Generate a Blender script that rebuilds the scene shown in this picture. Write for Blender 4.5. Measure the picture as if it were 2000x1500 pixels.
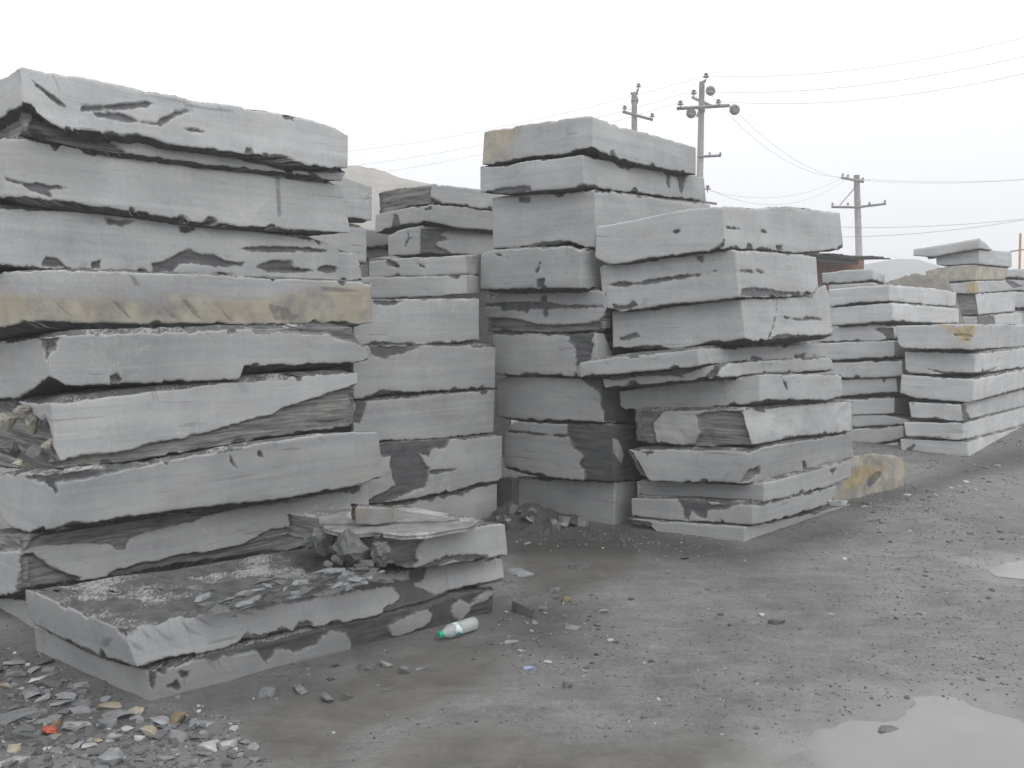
import bpy, bmesh, math, random
import numpy as np
from mathutils import Vector
random.seed(7); rng = np.random.default_rng(7)
for o in list(bpy.data.objects): bpy.data.objects.remove(o)
SC = bpy.context.scene; COL = SC.collection
R = math.radians

# ------------------------------------------------------------------ camera
F = 1730.0; CAMZ = 1.6; PITCH = math.atan(120/F)
cd = bpy.data.cameras.new('camera'); cam = bpy.data.objects.new('camera', cd); COL.objects.link(cam)
cd.sensor_width = 36; cd.lens = F/2000*36; cd.clip_start = .05; cd.clip_end = 3000
cam.location = (0, 0, CAMZ); cam.rotation_euler = (R(90)-PITCH, 0, 0); SC.camera = cam
# ------------------------------------------------------------------ world: overcast sky
W = bpy.data.worlds.new('World'); SC.world = W; W.use_nodes = True
nt = W.node_tree; nt.nodes.clear()
def wn(t, **k):
    n = nt.nodes.new(t)
    for a, b in k.items(): setattr(n, a, b)
    return n
SUN_EL, SUN_AZ = R(40), R(145)      # azimuth measured clockwise from +Y
tc = wn('ShaderNodeTexCoord'); sp = wn('ShaderNodeSeparateXYZ'); nt.links.new(tc.outputs['Generated'], sp.inputs[0])
mr = wn('ShaderNodeMapRange'); nt.links.new(sp.outputs['Z'], mr.inputs['Value'])
mr.inputs['From Min'].default_value = 0; mr.inputs['From Max'].default_value = 1
mr.inputs['To Min'].default_value = .9; mr.inputs['To Max'].default_value = 1.8
colr = wn('ShaderNodeVectorMath', operation='SCALE'); colr.inputs[0].default_value = (.985, .995, 1.01)
nt.links.new(mr.outputs[0], colr.inputs['Scale'])
sky = wn('ShaderNodeTexSky', sky_type='NISHITA'); sky.sun_disc = False
sky.sun_elevation = SUN_EL; sky.sun_rotation = SUN_AZ; sky.dust_density = 8; sky.air_density = .6
hs = wn('ShaderNodeHueSaturation'); hs.inputs['Saturation'].default_value = .15; nt.links.new(sky.outputs[0], hs.inputs['Color'])
b1 = wn('ShaderNodeBackground'); b1.inputs['Strength'].default_value = .02; nt.links.new(hs.outputs[0], b1.inputs[0])
b2 = wn('ShaderNodeBackground'); b2.inputs['Strength'].default_value = 1.0; nt.links.new(colr.outputs[0], b2.inputs[0])
ad = wn('ShaderNodeAddShader'); nt.links.new(b1.outputs[0], ad.inputs[0]); nt.links.new(b2.outputs[0], ad.inputs[1])
wo = wn('ShaderNodeOutputWorld'); nt.links.new(ad.outputs[0], wo.inputs['Surface'])
sd = bpy.data.lights.new('sun', 'SUN'); so = bpy.data.objects.new('sun', sd); COL.objects.link(so)
sd.energy = .6; sd.angle = R(50); sd.color = (1, .98, .95)
sdir = Vector((math.sin(SUN_AZ)*math.cos(SUN_EL), math.cos(SUN_AZ)*math.cos(SUN_EL), math.sin(SUN_EL)))
so.rotation_euler = sdir.to_track_quat('Z', 'Y').to_euler(); so.location = (0, 0, 20)
vs = SC.view_settings; vs.view_transform = 'Standard'; vs.look = 'None'; vs.exposure = .12; vs.gamma = 1
SC.render.engine = 'CYCLES'
try: SC.cycles.volume_bounces = 1
except Exception: pass

# ------------------------------------------------------------------ maths
cp, spn = math.cos(PITCH), math.sin(PITCH)
def ray(px, py):
    px = np.asarray(px, float); py = np.asarray(py, float)
    a = (px-1000)/F; b = (750-py)/F
    return np.stack([a, cp + b*spn, -spn + b*cp], -1)
CAMP = np.array([0, 0, CAMZ])
def at_depth(px, py, Y):
    r = ray(px, py); return CAMP + r*(Y/r[..., 1:2])
def at_z(px, py, z=0.0):
    r = ray(px, py); return CAMP + r*((z-CAMZ)/r[..., 2:3])
def on_plane(px, py, P0, n):
    r = ray(px, py); t = ((P0-CAMP) @ n)/(r @ n); return CAMP + r*t[..., None]
def project(P):
    q = P-CAMP; f = q[..., 1]*cp - q[..., 2]*spn; u = q[..., 1]*spn + q[..., 2]*cp
    return 1000 + F*q[..., 0]/f, 750 - F*u/f, f
def hsh(ix, iy, iz, s):
    h = (ix.astype(np.int64)*374761393 + iy.astype(np.int64)*668265263 + iz.astype(np.int64)*2147483647 + s*974634777) & 0xffffffff
    h = ((h ^ (h >> 13))*1274126177) & 0xffffffff
    h = ((h ^ (h >> 16))*2246822519) & 0xffffffff
    return ((h ^ (h >> 15)) & 0xffffff)/float(0xffffff)
def vn(x, y, z=0.0, s=0):
    x, y, z = np.broadcast_arrays(np.asarray(x, float), np.asarray(y, float), np.asarray(z, float))
    fx, fy, fz = np.floor(x), np.floor(y), np.floor(z)
    tx, ty, tz = x-fx, y-fy, z-fz
    tx, ty, tz = [t*t*(3-2*t) for t in (tx, ty, tz)]
    out = 0
    for i in (0, 1):
        for j in (0, 1):
            for k in (0, 1):
                w = (tx if i else 1-tx)*(ty if j else 1-ty)*(tz if k else 1-tz)
                out = out + w*hsh(fx+i, fy+j, fz+k, s)
    return out
def fbm(x, y, z=0.0, s=0, o=4):
    t = 0; a = .5; n = 0
    for i in range(o):
        t = t + a*vn(np.asarray(x)*2**i, np.asarray(y)*2**i, np.asarray(z)*2**i, s+i); n += a; a *= .5
    return t/n
def vl(u, s=0):
    i = np.floor(u); t = u-i; return hsh(i, 0*i, 0*i, s)*(1-t)+hsh(i+1, 0*i, 0*i, s)*t
def poly_sd(px, py, poly):
    """signed distance in pixels, positive inside"""
    p = np.array(poly, float); q = np.roll(p, -1, 0)
    d = np.full(px.shape, 1e9); ins = np.zeros(px.shape, bool)
    for (ax, ay), (bx, by) in zip(p, q):
        ex, ey = bx-ax, by-ay; L = ex*ex+ey*ey+1e-9
        t = np.clip(((px-ax)*ex+(py-ay)*ey)/L, 0, 1)
        d = np.minimum(d, np.hypot(px-ax-t*ex, py-ay-t*ey))
        if ay != by:
            c = ((ay > py) != (by > py)) & (px < (bx-ax)*(py-ay)/(by-ay)+ax)
            ins ^= c
    return np.where(ins, d, -d)

# ------------------------------------------------------------------ object helpers
def tag(o, label=None, cat=None, group=None, kind=None):
    if label: o['label'] = label
    if cat: o['category'] = cat
    if group: o['group'] = group
    if kind: o['kind'] = kind
    return o
def mesh_np(name, V, quads, tris, mat, attrs=None, parent=None, origin='base', smooth=True):
    V = np.asarray(V, float)
    loc = np.zeros(3)
    if origin == 'base': loc = np.array([V[:, 0].mean(), V[:, 1].mean(), V[:, 2].min()])
    me = bpy.data.meshes.new(name)
    q = np.asarray(quads, np.int32).reshape(-1, 4); t = np.asarray(tris, np.int32).reshape(-1, 3)
    me.vertices.add(len(V)); me.vertices.foreach_set('co', (V-loc).astype(np.float32).ravel())
    li = np.concatenate([q.ravel(), t.ravel()]); me.loops.add(len(li)); me.loops.foreach_set('vertex_index', li)
    ls = np.concatenate([np.arange(len(q))*4, len(q)*4+np.arange(len(t))*3]).astype(np.int32)
    me.polygons.add(len(ls)); me.polygons.foreach_set('loop_start', ls)
    me.polygons.foreach_set('use_smooth', np.full(len(ls), smooth, bool))
    me.update(calc_edges=True); me.validate()
    for k, a in (attrs or {}).items():
        a = np.asarray(a, np.float32)
        if a.ndim == 1:
            at = me.attributes.new(k, 'FLOAT', 'POINT'); at.data.foreach_set('value', a)
        else:
            at = me.attributes.new(k, 'FLOAT_VECTOR', 'POINT'); at.data.foreach_set('vector', a.ravel())
    me.materials.append(mat)
    o = bpy.data.objects.new(name, me); COL.objects.link(o)
    if parent is not None:
        o.parent = parent; o.location = Vector(loc) - parent.location
    else: o.location = loc
    return o
def empty(name, loc):
    o = bpy.data.objects.new(name, None); COL.objects.link(o); o.location = loc; o.empty_display_size = .2; return o
def bm_obj(name, bm, mat, parent=None, smooth=False):
    me = bpy.data.meshes.new(name); bm.normal_update(); bm.to_mesh(me); bm.free(); me.materials.append(mat)
    if smooth:
        for p in me.polygons: p.use_smooth = True
    o = bpy.data.objects.new(name, me); COL.objects.link(o)
    if parent is not None: o.parent = parent
    return o
def tube(bm, pts, r, seg=8, r2=None):
    pts = [Vector(p) for p in pts]; rings = []
    for i, p in enumerate(pts):
        a = pts[max(i-1, 0)]; b = pts[min(i+1, len(pts)-1)]; d = (b-a).normalized()
        u = d.cross(Vector((0, 0, 1)));
        if u.length < .01: u = d.cross(Vector((1, 0, 0)))
        u.normalize(); v = d.cross(u)
        rr = r if r2 is None else r+(r2-r)*i/(len(pts)-1)
        rings.append([bm.verts.new(p + (u*math.cos(k*2*math.pi/seg)+v*math.sin(k*2*math.pi/seg))*rr) for k in range(seg)])
    for A, B in zip(rings, rings[1:]):
        for k in range(seg): bm.faces.new((A[k], A[(k+1) % seg], B[(k+1) % seg], B[k]))
    bm.faces.new(rings[0]); bm.faces.new(rings[-1][::-1])
def lathe(bm, prof, origin, axis, seg=20):
    """prof: (distance along axis, radius)"""
    o = Vector(origin); d = Vector(axis).normalized(); u = d.cross(Vector((0, 0, 1)))
    if u.length < .01: u = Vector((1, 0, 0))
    u.normalize(); v = d.cross(u); rings = []
    for h, r in prof:
        rings.append([bm.verts.new(o + d*h + (u*math.cos(k*2*math.pi/seg)+v*math.sin(k*2*math.pi/seg))*max(r, 1e-4)) for k in range(seg)])
    for A, B in zip(rings, rings[1:]):
        for k in range(seg): bm.faces.new((A[k], A[(k+1) % seg], B[(k+1) % seg], B[k]))
    bm.faces.new(rings[0]); bm.faces.new(rings[-1][::-1])
def box(bm, c, s, rz=0, rx=0):
    from mathutils import Matrix
    m = Matrix.Translation(c) @ Matrix.Rotation(rz, 4, 'Z') @ Matrix.Rotation(rx, 4, 'X') @ Matrix.Diagonal((s[0], s[1], s[2], 1))
    bmesh.ops.create_cube(bm, size=1, matrix=m)

# ------------------------------------------------------------------ materials
class NT:
    def __init__(s, name):
        s.m = bpy.data.materials.new(name); s.m.use_nodes = True; s.t = s.m.node_tree; s.t.nodes.clear()
        s.out = s.t.nodes.new('ShaderNodeOutputMaterial'); s.b = s.t.nodes.new('ShaderNodeBsdfPrincipled')
        s.t.links.new(s.b.outputs[0], s.out.inputs['Surface'])
    def L(s, a, b): s.t.links.new(a, b)
    def set(s, inp, v):
        if isinstance(v, bpy.types.NodeSocket): s.L(v, inp)
        else: inp.default_value = v
    def attr(s, n, vec=False):
        a = s.t.nodes.new('ShaderNodeAttribute'); a.attribute_name = n; return a.outputs['Vector' if vec else 'Fac']
    def scale(s, v, sc, rot=(0, 0, 0)):
        m = s.t.nodes.new('ShaderNodeMapping'); s.L(v, m.inputs['Vector']); m.inputs['Scale'].default_value = sc
        m.inputs['Rotation'].default_value = rot; return m.outputs[0]
    def noise(s, v, sc, det=3, rough=.5, dist=0):
        n = s.t.nodes.new('ShaderNodeTexNoise'); s.L(v, n.inputs['Vector']); n.inputs['Scale'].default_value = sc
        n.inputs['Detail'].default_value = det; n.inputs['Roughness'].default_value = rough; n.inputs['Distortion'].default_value = dist
        return n.outputs['Fac']
    def math(s, op, a, b=0.0, c=None):
        m = s.t.nodes.new('ShaderNodeMath'); m.operation = op; s.set(m.inputs[0], a); s.set(m.inputs[1], b)
        if c is not None: s.set(m.inputs[2], c)
        return m.outputs[0]
    def mr(s, v, a, b, c=0.0, d=1.0, sm=False):
        m = s.t.nodes.new('ShaderNodeMapRange'); s.set(m.inputs['Value'], v)
        if sm: m.interpolation_type = 'SMOOTHSTEP'
        for k, x in zip(('From Min', 'From Max', 'To Min', 'To Max'), (a, b, c, d)): m.inputs[k].default_value = x
        return m.outputs[0]
    def mix(s, f, a, b):
        m = s.t.nodes.new('ShaderNodeMix'); m.data_type = 'RGBA'; s.set(m.inputs['Factor'], f)
        for i, x in ((6, a), (7, b)):
            if isinstance(x, tuple) and len(x) == 3: x = x+(1,)
            s.set(m.inputs[i], x)
        return m.outputs[2]
    def mul(s, col, f):
        v = s.t.nodes.new('ShaderNodeVectorMath'); v.operation = 'SCALE'; s.L(col, v.inputs[0]); s.set(v.inputs['Scale'], f); return v.outputs[0]
    def bump(s, h, st=.3, dist=.01):
        b = s.t.nodes.new('ShaderNodeBump'); s.set(b.inputs['Height'], h); b.inputs['Strength'].default_value = st; b.inputs['Distance'].default_value = dist
        s.L(b.outputs[0], s.b.inputs['Normal'])
    def fin(s, col, rough=.8, spec=.3):
        if isinstance(col, tuple) and len(col) == 3: col = col+(1,)
        s.set(s.b.inputs['Base Color'], col); s.set(s.b.inputs['Roughness'], rough)
        s.b.inputs['Specular IOR Level'].default_value = spec
        return s.m
def g(v, w=0.0): return (v*(1+w), v, v*(1-w))

def slab_material():
    s = NT('sawn_slate'); v = s.attr('fc', True)
    geo = s.t.nodes.new('ShaderNodeNewGeometry')
    band = s.noise(s.scale(v, (.7, 15, 1)), 1, 6, .6, .7)
    mott = s.noise(v, 3.2, 6, .55)
    fine = s.noise(v, 90, 3, .6)
    f = s.math('ADD', s.math('MULTIPLY', band, .55), s.math('MULTIPLY', mott, .45))
    col = s.mix(s.mr(f, .33, .67), (.305, .313, .32), (.432, .435, .434))
    cl_ = s.noise(s.scale(v, (1, 1.7, 1)), 1.5, 4, .55, .5); col = s.mul(col, s.mr(cl_, .32, .68, .88, 1.1))
    sm_ = s.math('MULTIPLY', s.mr(s.noise(s.scale(v, (1, 1.5, 1)), 5.5, 6, .65, .6), .58, .72), .35); col = s.mix(s.math('MULTIPLY', sm_, .8), col, (.2, .203, .205))
    sp_ = s.mr(s.noise(v, 55, 3, .6), .7, .76); col = s.mix(s.math('MULTIPLY', sp_, .4), col, (.16, .16, .158))
    # thin pale and dark strata lines
    lines = s.noise(s.scale(v, (1.1, 70, 1)), 1, 3, .5, .3)
    lm = s.math('MULTIPLY', s.mr(lines, .62, .7), s.mr(s.noise(v, 1.7, 2), .45, .62))
    col = s.mix(s.math('MULTIPLY', lm, .5), col, (.52, .52, .51))
    ld = s.math('MULTIPLY', s.mr(lines, .38, .3), s.mr(s.noise(v, 2.3, 2), .5, .65))
    col = s.mix(s.math('MULTIPLY', ld, .45), col, (.19, .195, .2))
    # saw scars, slanting
    dg = s.scale(v, (2.2, 30, 1), (0, 0, R(-58)))
    scar = s.math('MULTIPLY', s.mr(s.noise(dg, 1, 2, .5), .66, .71), s.mr(s.noise(v, 2.6, 1), .52, .6))
    col = s.mix(s.math('MULTIPLY', scar, .55), col, (.15, .155, .16))
    sw = s.math('MULTIPLY', s.noise(s.scale(v, (5, 80, 1), (0, 0, R(-30))), 1, 2), s.mr(s.noise(v, 1.3, 2), .4, .6))
    col = s.mix(s.math('MULTIPLY', sw, .1), col, (.55, .55, .55))
    at_ = s.math('MULTIPLY', s.attr('scar'), s.mr(s.noise(v, 30, 4), .2, .5))
    # rain weathering
    drip = s.noise(s.scale(v, (26, 1.3, 1)), 1, 4, .6)
    col = s.mul(col, s.mr(drip, .3, .75, .97, 1.03))
    # veins of quartz
    ve = s.math('ABSOLUTE', s.math('SUBTRACT', s.noise(v, 1.6, 5, .6, .6), .5))
    vm = s.math('MULTIPLY', s.mr(ve, .0035, .0, 0, 1), s.mr(s.noise(v, .9, 1), .56, .64))
    col = s.mix(s.math('MULTIPLY', vm, .5), col, (.62, .61, .58))
    # faint rusty breath
    ru = s.mr(s.noise(s.scale(v, (1, 2.2, 1)), 2.1, 5), .6, .8)
    col = s.mix(s.math('MULTIPLY', ru, .4), col, (.42, .36, .27))
    col = s.mul(col, s.mr(fine, .25, .75, .9, 1.08))
    # iron stained faces
    tn = s.attr('tan'); tj = s.math('ADD', tn, s.math('MULTIPLY', s.math('SUBTRACT', s.noise(v, 7, 5), .5), .09))
    tanc = s.mix(s.mr(s.noise(v, 6, 6, .65), .4, .62), (.21, .2, .185), (.40, .36, .275))
    tanc = s.mix(s.math('MULTIPLY', s.mr(s.noise(v, 3.1, 3), .5, .68), .6), tanc, (.40, .33, .21))
    col = s.mix(s.math('MULTIPLY', s.mr(tj, -.03, .04), .8), col, tanc)
    col = s.mix(s.math('MULTIPLY', at_, .6), col, (.11, .113, .116))
    # broken layered rock
    rk = s.attr('rock'); fz = s.math('SUBTRACT', s.noise(v, 38, 4, .6), .5)
    rmask = s.mr(s.math('ADD', rk, s.math('MULTIPLY', fz, .02)), -.0015, .0015)
    lay = s.noise(s.scale(v, (4, 60, 1)), 1, 5, .6, .5)
    rcol = s.mix(s.mr(lay, .35, .68), (.1, .1, .099), (.27, .268, .26))
    rcol = s.mix(s.math('MULTIPLY', s.mr(s.noise(v, 11, 4), .55, .7), .5), rcol, (.27, .25, .215))
    col = s.mix(rmask, col, rcol)
    # damp dark split surface
    wt = s.attr('wet'); wmask = s.mr(s.math('ADD', wt, s.math('MULTIPLY', fz, .03)), -.0075, .0065, sm=True)
    wcol = s.mix(s.mr(s.math('ADD', s.math('MULTIPLY', s.noise(v, 14, 5), .5), s.math('MULTIPLY', lay, .5)), .33, .67), (.068, .07, .072), (.135, .137, .139))
    col = s.mix(wmask, col, wcol)
    ruj = s.math('ADD', s.attr('rust'), s.math('MULTIPLY', s.math('SUBTRACT', s.noise(v, 9, 5, .6), .52), .22))
    col = s.mix(s.math('MULTIPLY', s.mr(ruj, -.02, .03), .8), col, s.mix(s.mr(s.noise(v, 16, 5), .35, .65), (.27, .2, .1), (.4, .32, .17)))
    # horizontal faces: dust over dark split surface
    cap = s.attr('cap')
    pd = s.noise(geo.outputs['Position'], 3.2, 5, .6, .2)
    dust = s.noise(s.scale(geo.outputs['Position'], (2.6, 1, 1), (0, 0, R(-45))), 40, 5, .75)
    dm = s.mr(s.math('ADD', s.math('MULTIPLY', pd, .8), s.math('MULTIPLY', dust, .62)), .735, .83)
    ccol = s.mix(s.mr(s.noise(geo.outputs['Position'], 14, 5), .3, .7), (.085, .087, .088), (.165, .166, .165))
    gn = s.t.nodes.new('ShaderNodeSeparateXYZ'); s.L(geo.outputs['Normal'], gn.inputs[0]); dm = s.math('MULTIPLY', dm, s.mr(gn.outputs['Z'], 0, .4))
    ccol = s.mul(ccol, s.mr(gn.outputs['Z'], -.5, .3, .55, 1))  # undersides coloured darker to deepen the shade in the gaps
    ccol = s.mix(s.math('MULTIPLY', dm, .75), ccol, (.56, .56, .55))
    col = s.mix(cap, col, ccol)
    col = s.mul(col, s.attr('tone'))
    h = s.math('ADD', s.math('MULTIPLY', fine, .25), s.math('MULTIPLY', s.math('MULTIPLY', lay, rmask), 2.2))
    h = s.math('ADD', h, s.math('MULTIPLY', wmask, -.5))
    h = s.math('ADD', h, s.math('MULTIPLY', dust, s.math('MULTIPLY', cap, .5)))
    s.bump(h, .6, .008)
    rough = s.math('SUBTRACT', .82, s.math('MULTIPLY', wmask, .25))
    return s.fin(col, rough, .28)
M_SLAB = slab_material()

def chip_material(name, c1, c2, spec=.35):
    s = NT(name); geo = s.t.nodes.new('ShaderNodeNewGeometry'); oi = s.t.nodes.new('ShaderNodeObjectInfo')
    tcn = s.t.nodes.new('ShaderNodeTexCoord')
    n = s.noise(tcn.outputs['Object'], 22, 5, .6)
    col = s.mix(s.mr(n, .3, .7), c1, c2)
    col = s.mul(col, s.mr(oi.outputs['Random'], 0, 1, .65, 1.35))
    s.bump(s.noise(tcn.outputs['Object'], 70, 4), .5, .004)
    return s.fin(col, .62, spec)
M_CHIP = chip_material('slate_chip', (.105, .11, .115), (.21, .215, .22))
M_CHIPD = chip_material('dark_slate', (.055, .057, .058), (.12, .122, .122))
M_CHIPL = chip_material('pale_chip', (.24, .24, .24), (.42, .42, .41))
M_OCHRE = chip_material('ochre_stone', (.2, .125, .05), (.27, .23, .16))
M_PALEOCHRE = chip_material('pale_ochre_stone', (.2, .155, .095), (.3, .28, .24))
M_RED = chip_material('red_brick_clay', (.2, .045, .025), (.38, .085, .045))
M_BLOCK = chip_material('mottled_block', (.13, .125, .11), (.34, .32, .27))

def simple(name, col, rough=.7, n=None, spec=.3, metal=0):
    s = NT(name); tcn = s.t.nodes.new('ShaderNodeTexCoord')
    k = s.noise(tcn.outputs['Object'], n or 6, 5, .6)
    c = s.mix(s.mr(k, .3, .7), tuple(x*.8 for x in col), tuple(min(1, x*1.15) for x in col))
    s.b.inputs['Metallic'].default_value = metal
    s.bump(k, .15, .004)
    return s.fin(c, rough, spec)
M_CONC = simple('pole_concrete', (.46, .45, .44)); M_STEEL = simple('weathered_steel', (.2, .195, .195), .6)
M_CERAM = simple('brown_ceramic', (.17, .155, .155), .35); M_COIL = simple('dusty_cable', (.24, .225, .23))
M_WIRE = simple('wire', (.4, .4, .4)); M_POST = simple('ochre_post', (.5, .28, .12))
M_ROOF = simple('roof_sheet', (.17, .165, .155), .8, 3); M_HILL = simple('sandy_spoil', (.26, .243, .222), .95, 1.2)
M_FARHILL = simple('far_hill', (.09, .11, .1), .95, .05)

def brick_material():
    s = NT('red_brick_wall'); tcn = s.t.nodes.new('ShaderNodeTexCoord')
    b = s.t.nodes.new('ShaderNodeTexBrick'); s.L(s.scale(tcn.outputs['Object'], (1, 1, 1), (R(90), 0, 0)), b.inputs['Vector']); b.inputs['Scale'].default_value = 4
    b.inputs['Color1'].default_value = (.3, .09, .06, 1); b.inputs['Color2'].default_value = (.22, .08, .06, 1); b.inputs['Mortar'].default_value = (.25, .22, .2, 1)
    col = s.mix(s.mr(s.noise(tcn.outputs['Object'], .5, 3), .45, .6), b.outputs[0], (.19, .15, .135))
    return s.fin(col, .9)
M_BRICK = brick_material()

def ground_material():
    s = NT('wet_gravel_ground'); geo = s.t.nodes.new('ShaderNodeNewGeometry'); p = geo.outputs['Position']
    big = s.noise(p, .55, 5, .55, .3); mid = s.noise(p, 3.3, 5, .65, .2); fn = s.noise(p, 34, 5, .7); vf = s.noise(p, 150, 3, .7)
    col = s.mix(s.mr(s.math('ADD', s.math('MULTIPLY', big, .55), s.math('MULTIPLY', mid, .45)), .36, .62), (.1, .099, .097), (.178, .177, .173))
    # crushed chips in the mud: flat streaky flecks
    vo = s.t.nodes.new('ShaderNodeTexVoronoi'); s.L(p, vo.inputs['Vector']); vo.inputs['Scale'].default_value = 85; vo.inputs['Randomness'].default_value = 1
    hv = s.t.nodes.new('ShaderNodeSeparateColor'); s.L(vo.outputs['Color'], hv.inputs[0])
    ch = s.math('MULTIPLY', s.mr(hv.outputs[0], .86, .9), s.mr(vo.outputs['Distance'], .42, .3))
    mud = s.mr(s.math('ADD', s.attr('mud'), s.math('MULTIPLY', s.math('SUBTRACT', mid, .5), .5)), -.05, .12)
    clean = s.math('SUBTRACT', 1.0, s.math('MULTIPLY', mud, .85))
    col = s.mix(s.math('MULTIPLY', s.math('MULTIPLY', ch, clean), .6), col, (.25, .25, .245))
    ch2 = s.math('MULTIPLY', s.mr(hv.outputs[1], .84, .88), s.mr(vo.outputs['Distance'], .5, .35))
    col = s.mix(s.math('MULTIPLY', s.math('MULTIPLY', ch2, clean), .4), col, (.03, .03, .03))
    col = s.mul(col, s.mr(s.math('ADD', s.math('MULTIPLY', fn, .6), s.math('MULTIPLY', vf, .4)), .3, .7, .7, 1.3))
    mcol = s.mix(s.mr(mid, .35, .65), (.073, .069, .061), (.112, .107, .096))
    mcol = s.mul(mcol, s.mr(fn, .3, .7, .9, 1.08))
    col = s.mix(s.math('MULTIPLY', mud, .85), col, mcol)
    stk = s.noise(s.scale(p, (1, 2.6, 1), (0, 0, R(-12))), 3.4, 7, .7, .6); col = s.mul(col, s.mr(stk, .32, .68, .8, 1.17))
    si = s.mr(s.math('ADD', s.attr('silt'), s.math('MULTIPLY', s.math('SUBTRACT', mid, .5), .7)), -.42, .05, sm=True)
    col = s.mix(s.math('MULTIPLY', si, .75), col, (.2, .2, .194))
    dk = s.mr(s.math('ADD', s.attr('damp_shade'), s.math('MULTIPLY', s.math('SUBTRACT', mid, .5), .6)), -.15, .2)
    col = s.mix(s.math('MULTIPLY', dk, .7), col, (.033, .032, .03))
    h = s.math('ADD', s.math('MULTIPLY', fn, .8), s.math('MULTIPLY', vf, .35))
    h = s.math('MULTIPLY', s.math('ADD', h, s.math('MULTIPLY', ch, .5)), clean)
    s.bump(h, .7, .012)
    rough = s.math('SUBTRACT', s.mr(big, .35, .65, .62, .78), s.math('ADD', s.math('MULTIPLY', mud, .2), s.math('MULTIPLY', si, .35)))
    return s.fin(col, rough, .35)
M_GROUND = ground_material()
def water_material():
    s = NT('muddy_water'); geo = s.t.nodes.new('ShaderNodeNewGeometry')
    n = s.noise(geo.outputs['Position'], 1.4, 4)
    col = s.mix(s.mr(n, .3, .7), (.165, .165, .158), (.225, .225, .217))
    s.bump(s.noise(geo.outputs['Position'], 9, 3), .02, .01)
    s.b.inputs['IOR'].default_value = 1.33
    return s.fin(col, s.mr(s.noise(geo.outputs['Position'], 5, 4), .35, .65, .05, .22), .5)
M_WATER = water_material()

# ------------------------------------------------------------------ ground
def axis(lo, hi, step, far_lo, far_hi, k=1.13):
    a = list(np.arange(lo, hi+1e-6, step)); d = step; x = a[-1]; up = []
    while x < far_hi: d *= k; x += d; up.append(x)
    d = step; x = lo; dn = []
    while x > far_lo: d *= k; x -= d; dn.append(x)
    return np.array(dn[::-1]+a+up)
PUDDLES = [
 ('light', [(1530,1520),(1550,1465),(1580,1425),(1670,1392),(1770,1372),(1880,1366),(1970,1385),(2080,1410),(2200,1520),(2200,1640),(1540,1640)]),
 ('light', [(1945,1108),(1985,1095),(2080,1088),(2160,1100),(2120,1122),(2010,1125),(1960,1120)]),
]
MUDS = [[(440,1440),(520,1370),(640,1320),(760,1290),(850,1250),(960,1245),(1010,1290),(960,1350),(860,1380),(720,1440),(680,1520),(480,1500)],
        [(700,1480),(800,1420),(950,1410),(1100,1440),(1400,1430),(1600,1450),(1600,1640),(600,1640)],
        [(995,1060),(1100,1045),(1230,1050),(1260,1090),(1230,1130),(1120,1170),(1020,1165),(990,1120)]]
DAMP_SHADES = [[(-400,1230),(60,1240),(290,1385),(640,1310),(640,1350),(500,1390),(280,1430),(-100,1500),(-500,1500)],  # wet ground together with painted contact shade around the stack feet
         [(960,1000),(1240,1030),(1460,1070),(1670,1010),(1680,1040),(1450,1110),(1250,1085),(960,1090)],
         [(960,1180),(1100,1170),(1160,1200),(1120,1270),(960,1260)],
         [(1640,980),(1780,940),(1900,895),(2050,860),(2050,900),(1900,935),(1780,975),(1660,1010)]]
def wpoly(px): return [tuple(at_z(x, y)[:2]) for x, y in px]
def ground_h(X, Y):
    z = .028*(fbm(X*.7, Y*.7, 0, 3, 3)-.5) + .018*(fbm(X*3.1, Y*3.1, 0, 9, 4)-.5) + .010*(fbm(X*13, Y*13, 0, 19, 3)-.5) + .016*(np.abs(fbm(X*1.9+3, Y*1.1, 0, 23, 3)-.5)-.1)
    flat = np.zeros_like(X)
    for pl in MUDS:
        flat = np.maximum(flat, np.clip(poly_sd(X, Y, wpoly(pl))/.25+.3, 0, 1))
    z = z*(1-.75*flat)
    for kind, pl in PUDDLES:
        sdv = poly_sd(X, Y, wpoly(pl)) + .34*(fbm(X*2.6, Y*2.6, 0, 31, 4)-.5)*.65+.06
        t = np.clip(sdv/.45+.45, 0, 1); z = z*(1-.6*t) - .018*t
    return z
gx = axis(-4.2, 7.2, .026, -640, 640); gy = axis(2.2, 12.6, .026, -60, 640)
GX, GY = np.meshgrid(gx, gy, indexing='ij')
GZ = ground_h(GX, GY)
mudv = np.full(GX.shape, -1.0)
for pl in MUDS: mudv = np.maximum(mudv, poly_sd(GX, GY, wpoly(pl)))
damp_shadev = np.full(GX.shape, -1.0)
for pl in DAMP_SHADES: damp_shadev = np.maximum(damp_shadev, poly_sd(GX, GY, wpoly(pl)))
siltv = np.full(GX.shape, -1.0)
for _, pl in PUDDLES: siltv = np.maximum(siltv, poly_sd(GX, GY, wpoly(pl)))
ni, nj = GX.shape; idx = np.arange(ni*nj).reshape(ni, nj)
q = np.stack([idx[:-1, :-1], idx[1:, :-1], idx[1:, 1:], idx[:-1, 1:]], -1).reshape(-1, 4)
gnd = mesh_np('ground', np.stack([GX, GY, GZ], -1).reshape(-1, 3), q, [], M_GROUND,
              {'silt': np.clip(siltv, -1, 1).ravel(), 'mud': np.clip(mudv, -1, 1).ravel(), 'damp_shade': np.clip(damp_shadev, -1, 1).ravel()}, origin=None)
tag(gnd, kind='structure')
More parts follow.
